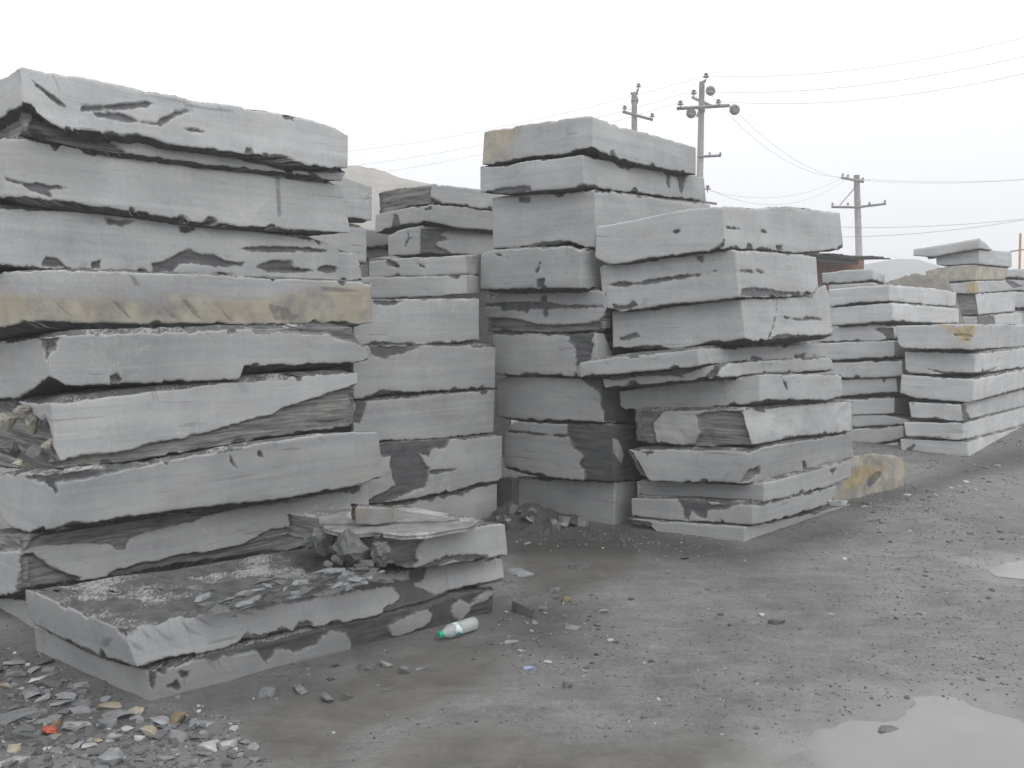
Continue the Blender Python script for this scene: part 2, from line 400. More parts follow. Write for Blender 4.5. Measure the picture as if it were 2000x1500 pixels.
for kind, pl in PUDDLES:
    w = np.array(wpoly(pl)); c = w.mean(0); w = c+(w-c)*1.2
    bm = bmesh.new(); f = bm.faces.new([bm.verts.new((x, y, -.0112)) for x, y in w])
    if f.normal.z < 0: f.normal_flip()
    bm.normal_update()
    for f in bm.faces:
        if f.normal.z < 0: f.normal_flip()
    tag(bm_obj('puddle', bm, M_WATER), kind='structure')

# hills
def hill(name, pts, Y0, depth, mat, amp, n=160):
    """ridge seen at pixels pts (x, y) at distance Y0"""
    xs = np.linspace(pts[0][0], pts[-1][0], n); ys = np.interp(xs, [p[0] for p in pts], [p[1] for p in pts])
    P = at_depth(xs, ys, Y0); m = 40; V = np.zeros((n, m, 3))
    for j in range(m):
        t = j/(m-1)*2-1                       # -1 front, 1 back
        k = 1-abs(t)**1.3
        V[:, j, 0] = P[:, 0]*(1+0*t); V[:, j, 1] = Y0+t*depth; V[:, j, 2] = P[:, 2]*k-.3
    nz = fbm(V[..., 0]*amp[1], V[..., 1]*amp[1], 0, 5, 5)-.5
    ridge = 1-np.abs(np.linspace(-1, 1, m))[None, :]
    V[..., 2] += nz*amp[0]*(1-.75*(ridge > .97))*(V[..., 2] > .3)
    ix = np.arange(n*m).reshape(n, m)
    q = np.stack([ix[:-1, :-1], ix[1:, :-1], ix[1:, 1:], ix[:-1, 1:]], -1).reshape(-1, 4)
    return tag(mesh_np(name, V.reshape(-1, 3), q, [], mat, origin='base'), kind='structure')
hill('spoil_hill', [(200,560),(420,380),(560,322),(690,323),(760,331),(830,345),(900,360),(960,374),(1060,400),(1200,470),(1330,560),(1400,629)], 55, 22, M_HILL, (1.6, .35))
hill('far_hill', [(1150,600),(1300,560),(1500,545),(1640,528),(1700,512),(1740,505),(1775,508),(1815,526),(1880,545),(2000,565),(2200,590)], 210, 60, M_FARHILL, (4, .02))

# ------------------------------------------------------------------ slabs
ORD = ['topmost','second','third','fourth','fifth','sixth','seventh','eighth','ninth','tenth','lowest']
SLABS = []
def slab(st, T, B, cT, cB, label, d=0.0, wet=(), rock=(), tan=(), clean=(), azL=None, azR=None, depth=1.1,
         bt=0.0, bb=0.0, tone=1.0, rings=5, relief=0.0, name='stone_slab', notch=None, parent=None, back='rock', cat='stone slab', crack=(), scar=(), lump=0.0, rust=()):
    aL = R(azL if azL is not None else st['azL']); aR = R(azR if azR is not None else st['azR'])
    res = st['res']; seed = len(SLABS)*17+11; rs = np.random.default_rng(seed)
    dL = np.array([math.sin(aL), math.cos(aL), 0]); dR = np.array([math.sin(aR), math.cos(aR), 0])
    T = sorted(T); B = sorted(B)
    Tx, Ty = zip(*T); Bx, By = zip(*B)
    yT = lambda x: np.interp(x, Tx, Ty); yB = lambda x: np.interp(x, Bx, By)
    Yc = st['Y']+d
    Cb = at_depth(cB, yB(cB), Yc)
    hasL = cT-Tx[0] > 3; hasR = Tx[-1]-cT > 3
    nLv = np.array([-dL[1], dL[0], 0.0]); nRv = np.array([dR[1], -dR[0], 0.0])
    if hasL:
        Ct = on_plane(cT, yT(cT), Cb, nLv); nR2 = np.cross(Ct-Cb, dR); nR2 /= np.linalg.norm(nR2); nL2 = nLv
    else:
        Ct = on_plane(cT, yT(cT), Cb, nRv); nR2 = nRv; nL2 = nLv
    def face(x0t, x1t, x0b, x1b, n):
        a = on_plane(np.array([x0t, x1t]), np.array([yT(x0t), yT(x1t)]), Cb, n); L = np.linalg.norm(a[1]-a[0])
        k = max(4, int(L/res)); s = np.linspace(0, 1, k+1)
        xt = x0t+(x1t-x0t)*s; xb = x0b+(x1b-x0b)*s
        return on_plane(xt, yT(xt), Cb, n), on_plane(xb, yB(xb), Cb, n)
    # order of columns: left end -> corner -> right end -> back right -> back -> left end
    if hasL: lt, lb = face(Tx[0], cT, Bx[0], cB, nL2)
    else:
        k = max(3, int(depth/.08)); s = np.linspace(1, 0, k+1)[:, None]*depth; lt = Ct+dL*s; lb = Cb+dL*s
    if hasR: rt, rb = face(cT, Tx[-1], cB, Bx[-1], nR2)
    else:
        k = max(3, int(depth/.08)); s = np.linspace(0, 1, k+1)[:, None]*depth; rt = Ct+dR*s; rb = Cb+dR*s
    vt, vb = lt[0]-Ct, lb[0]-Cb
    kb = max(3, int(np.linalg.norm(vt)/.06)); s = np.linspace(0, 1, kb+1)[1:, None]
    s1t, s1b = rt[-1]+vt*s, rb[-1]+vb*s
    kb = max(3, int(np.linalg.norm(rt[-1]-Ct)/.06)); s = np.linspace(0, 1, kb+1)[1:-1, None]
    s2t, s2b = s1t[-1]+(lt[0]-s1t[-1])*s, s1b[-1]+(lb[0]-s1b[-1])*s
    PT = np.concatenate([lt, rt[1:], s1t, s2t]); PB = np.concatenate([lb, rb[1:], s1b, s2b])
    nl, nr = len(lt), len(rt); N = len(PT); front = np.zeros(N, bool)
    if hasL: front[:nl] = True
    if hasR: front[nl-1:nl-1+nr] = True
    cen = (PT.mean(0)+PB.mean(0))/2
    sgl = np.linalg.norm(np.roll(PT, -1, 0)-PT, axis=1); U_ = np.concatenate([[0], np.cumsum(sgl)[:-1]])
    # edge raggedness
    for P, sg, sdn in ((PT, -1, 1), (PB, 1, 2)):
        w0 = vl(U_*7, seed+sdn)-.5; w1 = vl(U_*26, seed+sdn+3)-.5; w2 = vl(U_*90, seed+sdn+5)-.5
        amp = vl(U_*2.3, seed+sdn+7)
        bite = (hsh(np.floor(U_*15), 0*U_, 0*U_, seed+sdn+9) > .93)*.009
        P[:, 2] += w0*.009 + (w1*.009 + w2*.006)*(.4+1.2*amp) + (bite if sg > 0 else -bite)
    hgt = (PT[:, 2]-PB[:, 2]).mean(); nv = max(4, int(hgt/res)+1)
    tng = np.roll(PT, -1, 0)-np.roll(PT, 1, 0); tng[:, 2] = 0; tng /= np.linalg.norm(tng, axis=1)[:, None]+1e-9
    nrm = np.stack([tng[:, 1], -tng[:, 0], 0*tng[:, 0]], -1)
    if ((nrm*(PT-cen)).sum(1)).mean() < 0: nrm = -nrm
    seg = np.linalg.norm(np.roll(PT, -1, 0)-PT, axis=1); U = np.concatenate([[0], np.cumsum(seg)[:-1]])
    v = np.linspace(0, 1, nv)
    G = PT[:, None, :]*(1-v[None, :, None]) + PB[:, None, :]*v[None, :, None]
    px, py, dist = project(G); m_per_px = dist/F
    fr = front[:, None] & np.ones(nv, bool)[None]
    def field(polys):
        out = np.full(px.shape, -.1)
        for pl in polys: out = np.maximum(out, poly_sd(px, py, pl)*m_per_px)
        return out
    uu = np.broadcast_to(U[:, None], px.shape); zz = G[..., 2]
    wv = field(wet); rv = field(rock); tv = field(tan); uv_ = field(rust) if len(rust) else np.full(px.shape, -.1)
    # chipped notches along the edges
    dT = (PT[:, None, 2]-zz); dB = (zz-PB[:, None, 2])
    if notch is None: notch = int(U[front].ptp()*1.8*st.get('nk', 1)) if front.any() else 0
    U0, U1 = (U[front].min(), U[front].max()) if front.any() else (0, 1)
    for i in range(notch):
        u0 = rs.uniform(U0, U1); top = rs.random() < .4; r = rs.uniform(.007, .024)*(1.5 if rs.random() < .12 else 1); w = r*rs.uniform(.8, 2.4)
        e = dT if top else dB
        wv = np.maximum(wv, (1-np.hypot((uu-u0)/w, e/r))*r)
    # dark ragged line just along the edges
    eb = fbm(uu*2.6+seed, 0*uu+(zz > zz.mean())*9, 0, 77, 4)
    wv = np.maximum(wv, np.clip((eb-.70)*.2, -1, .018)-np.minimum(dB, dT*1.6)-.001)
    for pl, wd in crack:
        for (ax, ay), (bx, by) in zip(pl, pl[1:]):
            ex, ey = bx-ax, by-ay; t = np.clip(((px-ax)*ex+(py-ay)*ey)/(ex*ex+ey*ey+1e-9), 0, 1)
            wv = np.maximum(wv, (wd-np.hypot(px-ax-t*ex, py-ay-t*ey))*m_per_px)
    wn_ = .036*(fbm(uu*9+seed, zz*15, 0, 35, 5)-.5)+.012*(fbm(uu*34, zz*44+seed, 0, 36, 2)-.5)
    wv = wv+wn_*np.clip(1+wv*12, .25, 1); rv = rv+wn_*.8
    cl = field(clean)
    sv_ = np.clip(field(scar)/.009+.6, 0, 1) if len(scar) else np.zeros(px.shape)
    for i in range(int(notch*1.1)):
        u0 = rs.uniform(U0, U1); top = rs.random() < .7; L_ = rs.uniform(.02, .09); w_ = rs.uniform(.002, .005); sl_ = rs.uniform(.15, 1.1)
        e = dT if top else dB; n_ = rs.integers(1, 4)
        for j in range(n_):
            dd_ = np.abs(uu-u0-j*.018-e*sl_); sv_ = np.maximum(sv_, np.clip(1-dd_/(w_*1.8), 0, 1)*np.clip((L_-e)/.02, 0, 1)*.8)
    if len(clean): wv = np.minimum(wv, -cl); rv = np.minimum(rv, -cl)
    wob = .018*(fbm(uu*16+seed, zz*16, 0, 41, 3)-.5)
    if back == 'rock': rv = np.where(fr, rv, .05)
    sm = lambda x, a, b: (lambda t: t*t*(3-2*t))(np.clip((x-a)/(b-a), 0, 1))
    wm = sm(wv+wob, -.003, .006); rm = sm(rv+wob, -.004, .015)
    strata = fbm(uu*3.5+seed, zz*48, 0, 51, 3)
    steps = np.floor(fbm(uu*2.2+seed, zz*16, 0, 61, 3)*9)/9
    ins = .005*(fbm(uu*1.3+seed, zz*2, 0, 71, 2)-.5) + lump*(fbm(uu*3.4+seed, zz*5, 0, 73, 4)-.3) + wm*(.006+.022*strata*fbm(uu*5, zz*8, 0, 81, 3)+.004*steps) + rm*(.010+.038*steps*.9+.02*strata)
    ins = ins + .003*sv_ + .0016*(fbm(uu*30, zz*45, 0, 91, 2)-.5)
    rad = .003+.012*fbm(uu*7+seed, 0*uu, 0, 101, 3)**2
    for e in (dT, dB):
        t = np.clip(1-e/rad, 0, 1); ins = ins + rad*.8*(1-np.sqrt(1-t*t*.96))
    # rounded vertical arrises
    for c in (0, nl-1, nl+nr-2):
        t = np.clip(1-np.abs(uu-U[c])/.008, 0, 1); ins = ins + .0015*t
    G = G - nrm[:, None, :]*ins[..., None]
    V = [G.reshape(-1, 3)]; A = {'rust': [uv_.ravel()], 'scar': [sv_.ravel()], 'wet': [wv.ravel()], 'rock': [rv.ravel()], 'tan': [tv.ravel()], 'cap': [np.zeros(N*nv)]}
    fc = [np.stack([uu+seed*3.7, zz+seed*1.3, 0*uu+seed*.77], -1).reshape(-1, 3)]
    quads = []; gi = np.arange(N*nv).reshape(N, nv); gj = np.roll(gi, -1, 0)
    quads.append(np.stack([gi[:, :-1], gi[:, 1:], gj[:, 1:], gj[:, :-1]], -1).reshape(-1, 4)); tris = []
    base = N*nv
    for which, bulge, sgn in ((0, bt, 1), (nv-1, bb, -1)):
        prev = gi[:, which]; E = G[:, which, :]; C = E.mean(0)
        sc = np.concatenate([[.006, .03, .10], np.linspace(.16, .95, max(2, rings-2))[1:]]) if rings <= 8 else np.concatenate([[.006], np.linspace(0, .97, rings)[1:]])
        for k, sv in enumerate(sc):
            P = E*(1-sv)+C*sv; bl = sm(np.array(sv), .02, .16)*bulge
            P[:, 2] += sgn*bl
            if relief and sgn > 0:
                n0 = fbm(P[:, 0]*2.4+3, P[:, 1]*2.4, 0, 111, 4)
                th = R(42); ua = P[:, 0]*math.sin(th)+P[:, 1]*math.cos(th); va = P[:, 0]*math.cos(th)-P[:, 1]*math.sin(th)
                n1 = fbm(ua*4, va*16, 0, 121, 4)
                fl = n0*.5+n1*.5
                P[:, 2] += relief*((np.floor(fl*12)/12-.43) + .22*(fbm(P[:, 0]*30, P[:, 1]*30, 0, 131, 2)-.5))*min(1, sv*12)
            else: P[:, 2] += .004*(fbm(P[:, 0]*9, P[:, 1]*9, 0, 141, 2)-.5)*min(1, sv*9)
            V.append(P); cur = base+np.arange(N); base += N
            for kk in ('wet', 'tan', 'rock', 'rust'): A[kk].append(np.full(N, -.1))
            A['scar'].append(np.zeros(N))
            A['cap'].append(np.ones(N)); fc.append(P*1.0)
            a, b = prev, cur; a2, b2 = np.roll(a, -1), np.roll(b, -1)
            qq = np.stack([a, a2, b2, b], -1) if sgn > 0 else np.stack([a, b, b2, a2], -1)
            quads.append(qq); prev = cur
        V.append(C[None]+np.array([[0, 0, sgn*bulge]])); ci = base; base += 1
        for kk in ('wet', 'tan', 'rock', 'scar', 'rust'): A[kk].append([-.1])
        A['cap'].append([1.]); fc.append(C[None])
        p2 = np.roll(prev, -1); t3 = np.stack([prev, p2, np.full(N, ci)], -1)
        tris.append(t3 if sgn > 0 else t3[:, ::-1])
    V = np.concatenate(V); at = {k: np.clip(np.concatenate(x), -.1, .1) for k, x in A.items() if k != 'cap'}
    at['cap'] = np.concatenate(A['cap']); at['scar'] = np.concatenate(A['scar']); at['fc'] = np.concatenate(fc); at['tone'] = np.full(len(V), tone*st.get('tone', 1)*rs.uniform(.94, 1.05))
    o = mesh_np(name, V, np.concatenate(quads), np.concatenate(tris), M_SLAB, at, parent)
    if parent is None: tag(o, label, cat, st['group'])
    rec = dict(o=o, ct=PT[:, 2], cb=PB[:, 2], Ct=Ct, Cb=Cb, cen=cen); SLABS.append(rec)
    return o

def gaps(defs, st):
    """fill the inside of the joint between two slabs: bulge of lower top / upper bottom"""
    for i, D in enumerate(defs):
        kw = dict(D[5]) if len(D) > 5 else {}
        if len(defs) > 7 and st['Y'] < 8: kw.setdefault('tone', 1.0-.025*i)  # each lower slab darker: occlusion shade put into its tone
        if i > 0:
            T, B = D[0], defs[i-1][1]; gp = gapz(B, T, st); kw.setdefault('bt', gp/2+.006)
        if i < len(defs)-1:
            gp = gapz(D[1], defs[i+1][0], st); kw.setdefault('bb', gp/2+.006)
        slab(st, D[0], D[1], D[2], D[3], D[4], **kw)
def gapz(Bu, Tl, st):
    xs = np.linspace(max(min(p[0] for p in Bu), min(p[0] for p in Tl)), min(max(p[0] for p in Bu), max(p[0] for p in Tl)), 12)
    a = np.interp(xs, *zip(*sorted(Bu))); b = np.interp(xs, *zip(*sorted(Tl)))
    return max(0, float(np.percentile(b-a, 85)))*st['Y']/F
def Z(pts, sc, ox, oy): return [(x*sc+ox, y*sc+oy) for x, y in pts]
z1 = lambda p: Z(p, .375, 0, 100); z2 = lambda p: Z(p, .38, 0, 600); z3 = lambda p: Z(p, .5, 0, 960)
z4 = lambda p: Z(p, .48, 650, 320); z5 = lambda p: Z(p, .2934, 920, 200); z6 = lambda p: Z(p, .32, 920, 600)
z7 = lambda p: Z(p, .2, 660, 300); zd = lambda p: Z(p, .4666, 1120, 380); z8 = lambda p: Z(p, .3732, 1560, 440)
zp = lambda p: Z(p, .24, 580, 960)

# ---- A: the big left stack
A = dict(Y=4.42, azL=-48, azR=42, res=.0075, group='grey stone slabs of the tall stack at the left edge', nk=1)
def nlab(s, n, w): return '%s, %s in the %s' % (s, n, w)
WA = 'tall stack at the left edge'
a1 = slab(A, [(-70,200),(0,155),(40,130),(52,134),(200,158),(275,175),(345,187),(375,195),(450,205),(500,214),(560,224),(600,232),(660,250),(680,262)],
  [(-70,275),(0,228),(45,203),(68,210),(72,222),(100,240),(125,252),(170,259),(240,266),(270,263),(300,270),(330,281),(400,290),(460,298),(500,304),(560,308),(600,322),(640,327),(672,328),(679,326)],
  40, 45, 'pale grey stone slab with three dark gouges, topmost in the tall stack at the left edge', d=-.07, bb=.03, tone=1.16,
  wet=[[(160,212),(165,208),(250,203),(303,200),(290,207),(230,213),(160,216)], [(185,222),(230,224),(255,228),(285,236),(305,243),(290,243),(255,240),(230,233),(190,228)],
       [(308,240),(320,228),(345,219),(368,217),(345,226),(325,238),(312,245)], z1([(145,130),(230,200),(340,290),(300,270),(190,180)]), z1([(960,402),(1060,415),(1065,424),(1000,415)]),
       z1([(735,190),(785,195),(780,218),(750,220)]), z1([(1475,330),(1535,338),(1530,358),(1480,350)]), z1([(1285,505),(1310,510),(1320,545),(1280,535)]), z1([(1400,560),(1440,535),(1530,560),(1540,590),(1400,575)])])
# recessed lower layer of the topmost slab
slab(A, [(-70,262),(0,222),(45,198),(80,220),(170,252),(330,274),(460,292),(600,318),(676,322)],
  [(-70,322),(0,268),(45,262),(100,272),(160,285),(221,297),(337,310),(405,321),(514,330),(560,338),(620,348),(667,355),(674,340)], 45, 45, '', d=.0,
  name='broken_under_layer', parent=a1, bb=.03, rock=[[(-80,180),(90,180),(170,250),(250,300),(120,290),(-80,330)], [(300,270),(700,310),(700,340),(560,332),(420,300)]])
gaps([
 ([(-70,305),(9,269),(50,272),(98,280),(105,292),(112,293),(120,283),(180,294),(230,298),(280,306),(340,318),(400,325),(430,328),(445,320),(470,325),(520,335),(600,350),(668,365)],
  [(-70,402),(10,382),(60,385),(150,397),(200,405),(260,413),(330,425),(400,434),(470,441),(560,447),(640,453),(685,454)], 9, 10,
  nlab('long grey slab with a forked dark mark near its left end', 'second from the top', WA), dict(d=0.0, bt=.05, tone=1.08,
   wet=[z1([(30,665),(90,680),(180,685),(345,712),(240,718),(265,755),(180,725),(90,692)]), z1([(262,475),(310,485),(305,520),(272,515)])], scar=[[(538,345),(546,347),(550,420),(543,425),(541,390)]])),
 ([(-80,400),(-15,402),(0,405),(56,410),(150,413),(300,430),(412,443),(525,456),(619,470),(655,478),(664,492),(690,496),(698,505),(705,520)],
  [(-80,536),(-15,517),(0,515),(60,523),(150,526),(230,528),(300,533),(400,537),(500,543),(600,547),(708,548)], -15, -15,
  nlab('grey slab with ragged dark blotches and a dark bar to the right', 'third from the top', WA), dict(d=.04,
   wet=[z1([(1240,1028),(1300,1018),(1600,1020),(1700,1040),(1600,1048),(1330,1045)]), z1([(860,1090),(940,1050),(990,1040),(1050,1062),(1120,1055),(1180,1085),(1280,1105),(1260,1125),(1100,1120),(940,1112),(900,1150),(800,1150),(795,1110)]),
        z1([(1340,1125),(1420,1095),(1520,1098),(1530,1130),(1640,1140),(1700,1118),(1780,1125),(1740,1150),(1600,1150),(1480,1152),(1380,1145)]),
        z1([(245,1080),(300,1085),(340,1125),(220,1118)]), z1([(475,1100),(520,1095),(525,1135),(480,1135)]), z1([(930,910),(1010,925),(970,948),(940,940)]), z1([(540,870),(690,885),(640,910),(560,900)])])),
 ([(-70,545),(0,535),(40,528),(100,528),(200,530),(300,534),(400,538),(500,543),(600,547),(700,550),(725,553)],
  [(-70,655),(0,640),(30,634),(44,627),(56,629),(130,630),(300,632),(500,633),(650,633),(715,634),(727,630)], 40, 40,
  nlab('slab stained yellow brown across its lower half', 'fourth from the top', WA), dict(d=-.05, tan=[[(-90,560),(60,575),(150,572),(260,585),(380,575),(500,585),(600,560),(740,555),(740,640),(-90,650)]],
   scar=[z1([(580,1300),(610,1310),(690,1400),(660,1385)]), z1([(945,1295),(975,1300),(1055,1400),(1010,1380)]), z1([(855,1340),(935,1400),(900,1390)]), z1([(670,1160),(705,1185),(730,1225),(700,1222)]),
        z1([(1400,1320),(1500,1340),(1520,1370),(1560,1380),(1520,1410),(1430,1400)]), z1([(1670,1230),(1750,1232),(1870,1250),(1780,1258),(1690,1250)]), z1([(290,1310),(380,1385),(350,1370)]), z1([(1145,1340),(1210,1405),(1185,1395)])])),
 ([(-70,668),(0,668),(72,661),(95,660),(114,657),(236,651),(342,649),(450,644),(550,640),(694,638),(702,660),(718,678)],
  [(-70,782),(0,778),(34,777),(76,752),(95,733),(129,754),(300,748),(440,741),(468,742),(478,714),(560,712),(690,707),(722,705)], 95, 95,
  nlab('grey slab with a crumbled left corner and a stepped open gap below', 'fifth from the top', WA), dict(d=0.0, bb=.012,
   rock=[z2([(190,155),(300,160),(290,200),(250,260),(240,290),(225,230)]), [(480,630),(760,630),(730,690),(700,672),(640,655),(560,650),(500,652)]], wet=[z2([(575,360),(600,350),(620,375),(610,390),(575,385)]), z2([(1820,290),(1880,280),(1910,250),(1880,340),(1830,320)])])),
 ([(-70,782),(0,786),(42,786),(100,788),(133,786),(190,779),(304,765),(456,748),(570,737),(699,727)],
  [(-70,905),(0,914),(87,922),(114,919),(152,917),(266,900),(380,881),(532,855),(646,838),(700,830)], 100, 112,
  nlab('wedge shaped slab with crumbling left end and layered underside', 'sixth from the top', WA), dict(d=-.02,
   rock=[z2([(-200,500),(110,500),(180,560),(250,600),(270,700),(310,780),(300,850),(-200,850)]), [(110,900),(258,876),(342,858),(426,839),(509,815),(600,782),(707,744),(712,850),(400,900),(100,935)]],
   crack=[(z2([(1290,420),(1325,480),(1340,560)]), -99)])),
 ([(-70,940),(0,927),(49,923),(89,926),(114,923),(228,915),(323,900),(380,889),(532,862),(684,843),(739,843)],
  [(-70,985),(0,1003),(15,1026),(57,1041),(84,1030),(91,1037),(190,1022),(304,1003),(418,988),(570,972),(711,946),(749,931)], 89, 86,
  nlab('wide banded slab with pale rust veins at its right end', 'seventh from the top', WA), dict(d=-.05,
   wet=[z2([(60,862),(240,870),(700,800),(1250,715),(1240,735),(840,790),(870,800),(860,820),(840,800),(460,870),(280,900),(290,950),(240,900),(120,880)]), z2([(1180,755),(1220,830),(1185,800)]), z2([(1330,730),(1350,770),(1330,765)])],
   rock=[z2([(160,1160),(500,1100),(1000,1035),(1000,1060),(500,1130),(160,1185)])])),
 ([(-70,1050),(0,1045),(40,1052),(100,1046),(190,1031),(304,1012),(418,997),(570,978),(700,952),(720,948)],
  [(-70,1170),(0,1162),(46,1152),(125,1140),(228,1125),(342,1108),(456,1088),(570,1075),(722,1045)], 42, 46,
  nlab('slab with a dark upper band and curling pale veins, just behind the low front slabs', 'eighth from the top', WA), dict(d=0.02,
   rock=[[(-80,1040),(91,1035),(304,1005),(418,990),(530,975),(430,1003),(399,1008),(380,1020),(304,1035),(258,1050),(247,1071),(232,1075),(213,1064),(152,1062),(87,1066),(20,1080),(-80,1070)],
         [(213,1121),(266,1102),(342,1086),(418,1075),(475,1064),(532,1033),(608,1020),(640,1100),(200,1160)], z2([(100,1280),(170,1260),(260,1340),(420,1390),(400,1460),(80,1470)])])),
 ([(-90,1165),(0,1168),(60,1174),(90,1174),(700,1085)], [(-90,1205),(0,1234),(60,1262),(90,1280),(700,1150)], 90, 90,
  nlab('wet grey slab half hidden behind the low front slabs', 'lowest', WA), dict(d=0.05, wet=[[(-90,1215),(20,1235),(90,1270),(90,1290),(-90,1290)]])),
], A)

# ---- B: stack between left and middle
Bk = dict(Y=5.9, azL=-48, azR=42, res=.009, group='grey stone slabs of the stack behind the big left one', nk=.8, tone=.84)
WB = 'stack just right of the big left one'
# anchor given at the left hidden end; work from right end depth 6.75 through the plane
def planeY(px_ref, Yref, px, az):
    a = (px_ref-1000)/F; x0 = a*Yref; y0 = Yref; k = (px-1000)/F; dx, dy = math.sin(R(az)), math.cos(R(az))
    t = (x0-k*y0)/(k*dy-dx); return y0+dy*t
Bk['Y'] = planeY(965, 7.25, 690, 42)
bdefs = [
 ([(690,587),(729,586),(936,584)], [(690,673),(722,673),(818,675),(936,666)], nlab('grey slab, a little shorter than those around it', 'third from the top', WB), dict(wet=[z4([(150,556),(300,556),(250,575),(180,570)]), z4([(140,735),(340,728),(320,745),(140,745)])])),
 ([(690,673),(722,675),(800,674),(969,674)], [(690,781),(703,779),(775,767),(860,763),(967,757)], nlab('grey slab with a dark wedge at its upper left', 'fourth from the top', WB), dict(wet=[z4([(150,740),(350,745),(280,775),(200,795),(150,775)]), z4([(110,955),(200,925),(270,925),(300,950),(120,970)])])),
 ([(690,785),(703,784),(794,778),(880,770),(967,762)], [(690,869),(748,862),(866,855),(964,846)], nlab('grey slab with one thin pale streak', 'fifth from the top', WB), dict(wet=[z4([(90,960),(150,960),(110,1060),(85,1050)])])),
 ([(690,874),(748,867),(866,858),(981,852)], [(690,992),(722,986),(800,975),(890,958),(981,937)], nlab('slab with a large dark hourglass shaped broken patch', 'sixth from the top', WB), dict(
   wet=[z4([(100,1150),(205,1140),(480,1105),(470,1150),(440,1160),(420,1150),(390,1190),(350,1180),(395,1240),(380,1310),(330,1335),(150,1395),(140,1370),(260,1310),(235,1230),(240,1190),(205,1190)]), z4([(390,1250),(500,1245),(400,1262)])])),
 ([(690,998),(784,984),(870,968),(971,944)], [(690,1075),(784,1060),(971,1036)], nlab('grey slab resting on the ground behind the low front slabs', 'lowest', WB), dict(
   wet=[z4([(100,1400),(280,1375),(500,1325),(560,1330),(530,1350),(470,1352),(455,1370),(430,1350),(400,1378),(375,1355),(300,1395),(100,1430)])])),
]
bl = []
for T_, B_, lb_, kw in bdefs:
    kw = dict(kw); kw.setdefault('depth', 1.3); bl.append((T_, B_, 690, 690, lb_, kw))
for D, dd in zip(bl, (.03, 0, .01, -.03, 0)): D[5]['d'] = dd
gaps(bl, Bk)
B2 = dict(Y=7.2, azL=-75, azR=20, res=.01, group=Bk['group'], nk=.6, tone=.9)
gaps([([(720,512),(760,506),(860,502),(908,498),(937,497)], [(720,544),(778,541),(912,537),(937,537)], 910, 911, nlab('short pale slab with a rusty top right corner', 'topmost', WB), dict(depth=.9, d=.12, tan=[z7([(1245,980),(1400,980),(1390,1050),(1250,1050)])], rock=[z7([(480,1020),(600,1100),(580,1110),(470,1080)])], wet=[z7([(790,1080),(850,1105),(845,1118),(800,1100)])])),
      ([(640,545),(710,542),(906,538),(937,539)], [(640,584),(728,583),(800,581),(906,575),(937,574)], 911, 911, nlab('thin smooth grey slab', 'second from the top', WB), dict(depth=.9, d=.1))], B2)
# upper back stack
B3 = dict(Y=8.9, azL=-48, azR=42, res=.012, group='slabs of the small stack seen above the left gap', nk=.6, tone=.88)
WB3 = 'small far stack in the gap below the sandy hill'
gaps([([(734,378),(746,372),(780,367),(840,360),(848,358),(900,366),(937,369),(1000,382)], [(736,420),(772,409),(800,402),(840,398),(880,398),(960,409),(1000,418)], 841, 841, nlab('rough brown ended slab', 'topmost', WB3),
        dict(tan=[[(728,370),(842,350),(842,405),(728,430)]], rock=[[(728,360),(841,350),(841,402),(728,430)], z7([(900,420),(960,450),(1100,490),(900,500)])], d=-.03)),
      ([(734,419),(772,410),(798,405),(840,400),(880,401),(960,412),(1000,420)], [(732,454),(764,444),(800,438),(838,433),(860,438),(900,446),(960,449),(1000,455)], 840, 838, nlab('slab with a dark bite out of its left face', 'second', WB3),
        dict(wet=[z7([(540,590),(585,590),(610,700),(600,720),(530,725)]), z7([(830,540),(910,520),(920,545),(850,560)])])),
      ([(758,462),(775,452),(790,448),(820,443),(880,440),(960,450),(1000,455)], [(758,500),(790,499),(820,496),(900,496),(1000,500)], 820, 822, nlab('cracked slab with a large dark triangular hollow', 'third', WB3),
        dict(d=.03, wet=[z7([(810,730),(1110,735),(1000,790),(1080,830),(950,890),(1120,985),(800,985)])], crack=[(z7([(680,750),(690,830),(740,820)]), .9), (z7([(690,830),(655,905)]), .9)], depth=1.2)),
      ([(716,506),(740,505),(1000,505)], [(716,541),(740,541),(1000,560)], 760, 760, nlab('dark recessed slab', 'fourth', WB3), dict(d=.12, wet=[[(600,480),(1100,480),(1100,980),(600,980)]])),  # wet colour over this and the next two stands in for deep-gap shade
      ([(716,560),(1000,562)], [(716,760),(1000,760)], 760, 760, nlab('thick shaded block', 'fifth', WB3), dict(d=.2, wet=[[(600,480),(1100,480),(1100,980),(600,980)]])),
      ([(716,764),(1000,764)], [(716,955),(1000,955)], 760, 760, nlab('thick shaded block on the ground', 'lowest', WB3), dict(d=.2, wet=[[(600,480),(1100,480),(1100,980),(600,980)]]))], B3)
B4 = dict(Y=6.9, azL=-48, azR=42, res=.012, group='slabs of the stack hidden behind the big left one', nk=.6)
WB4 = 'narrow stack peeping out right of the left stack'
gaps([([(450,300),(672,346),(690,352),(726,363)], [(450,395),(686,426),(726,430)], 450, 450, nlab('grey slab end', 'topmost', WB4), dict(depth=.8)),
      ([(450,415),(688,443),(716,446)], [(450,500),(700,514),(716,518)], 450, 450, nlab('grey slab end', 'second', WB4), dict(depth=.8, d=.02)),
      ([(450,520),(690,530)], [(450,700),(690,700)], 450, 450, nlab('shaded block', 'third', WB4), dict(depth=.8)),
      ([(450,703),(690,703)], [(450,900),(690,880)], 450, 450, nlab('shaded block', 'fourth', WB4), dict(depth=.8)),
      ([(450,905),(690,884)], [(450,1060),(690,1020)], 450, 450, nlab('shaded block', 'lowest', WB4), dict(depth=.8))], B4)
B5 = dict(Y=9.6, azL=-60, azR=30, res=.015, group=B3['group'], nk=.5)
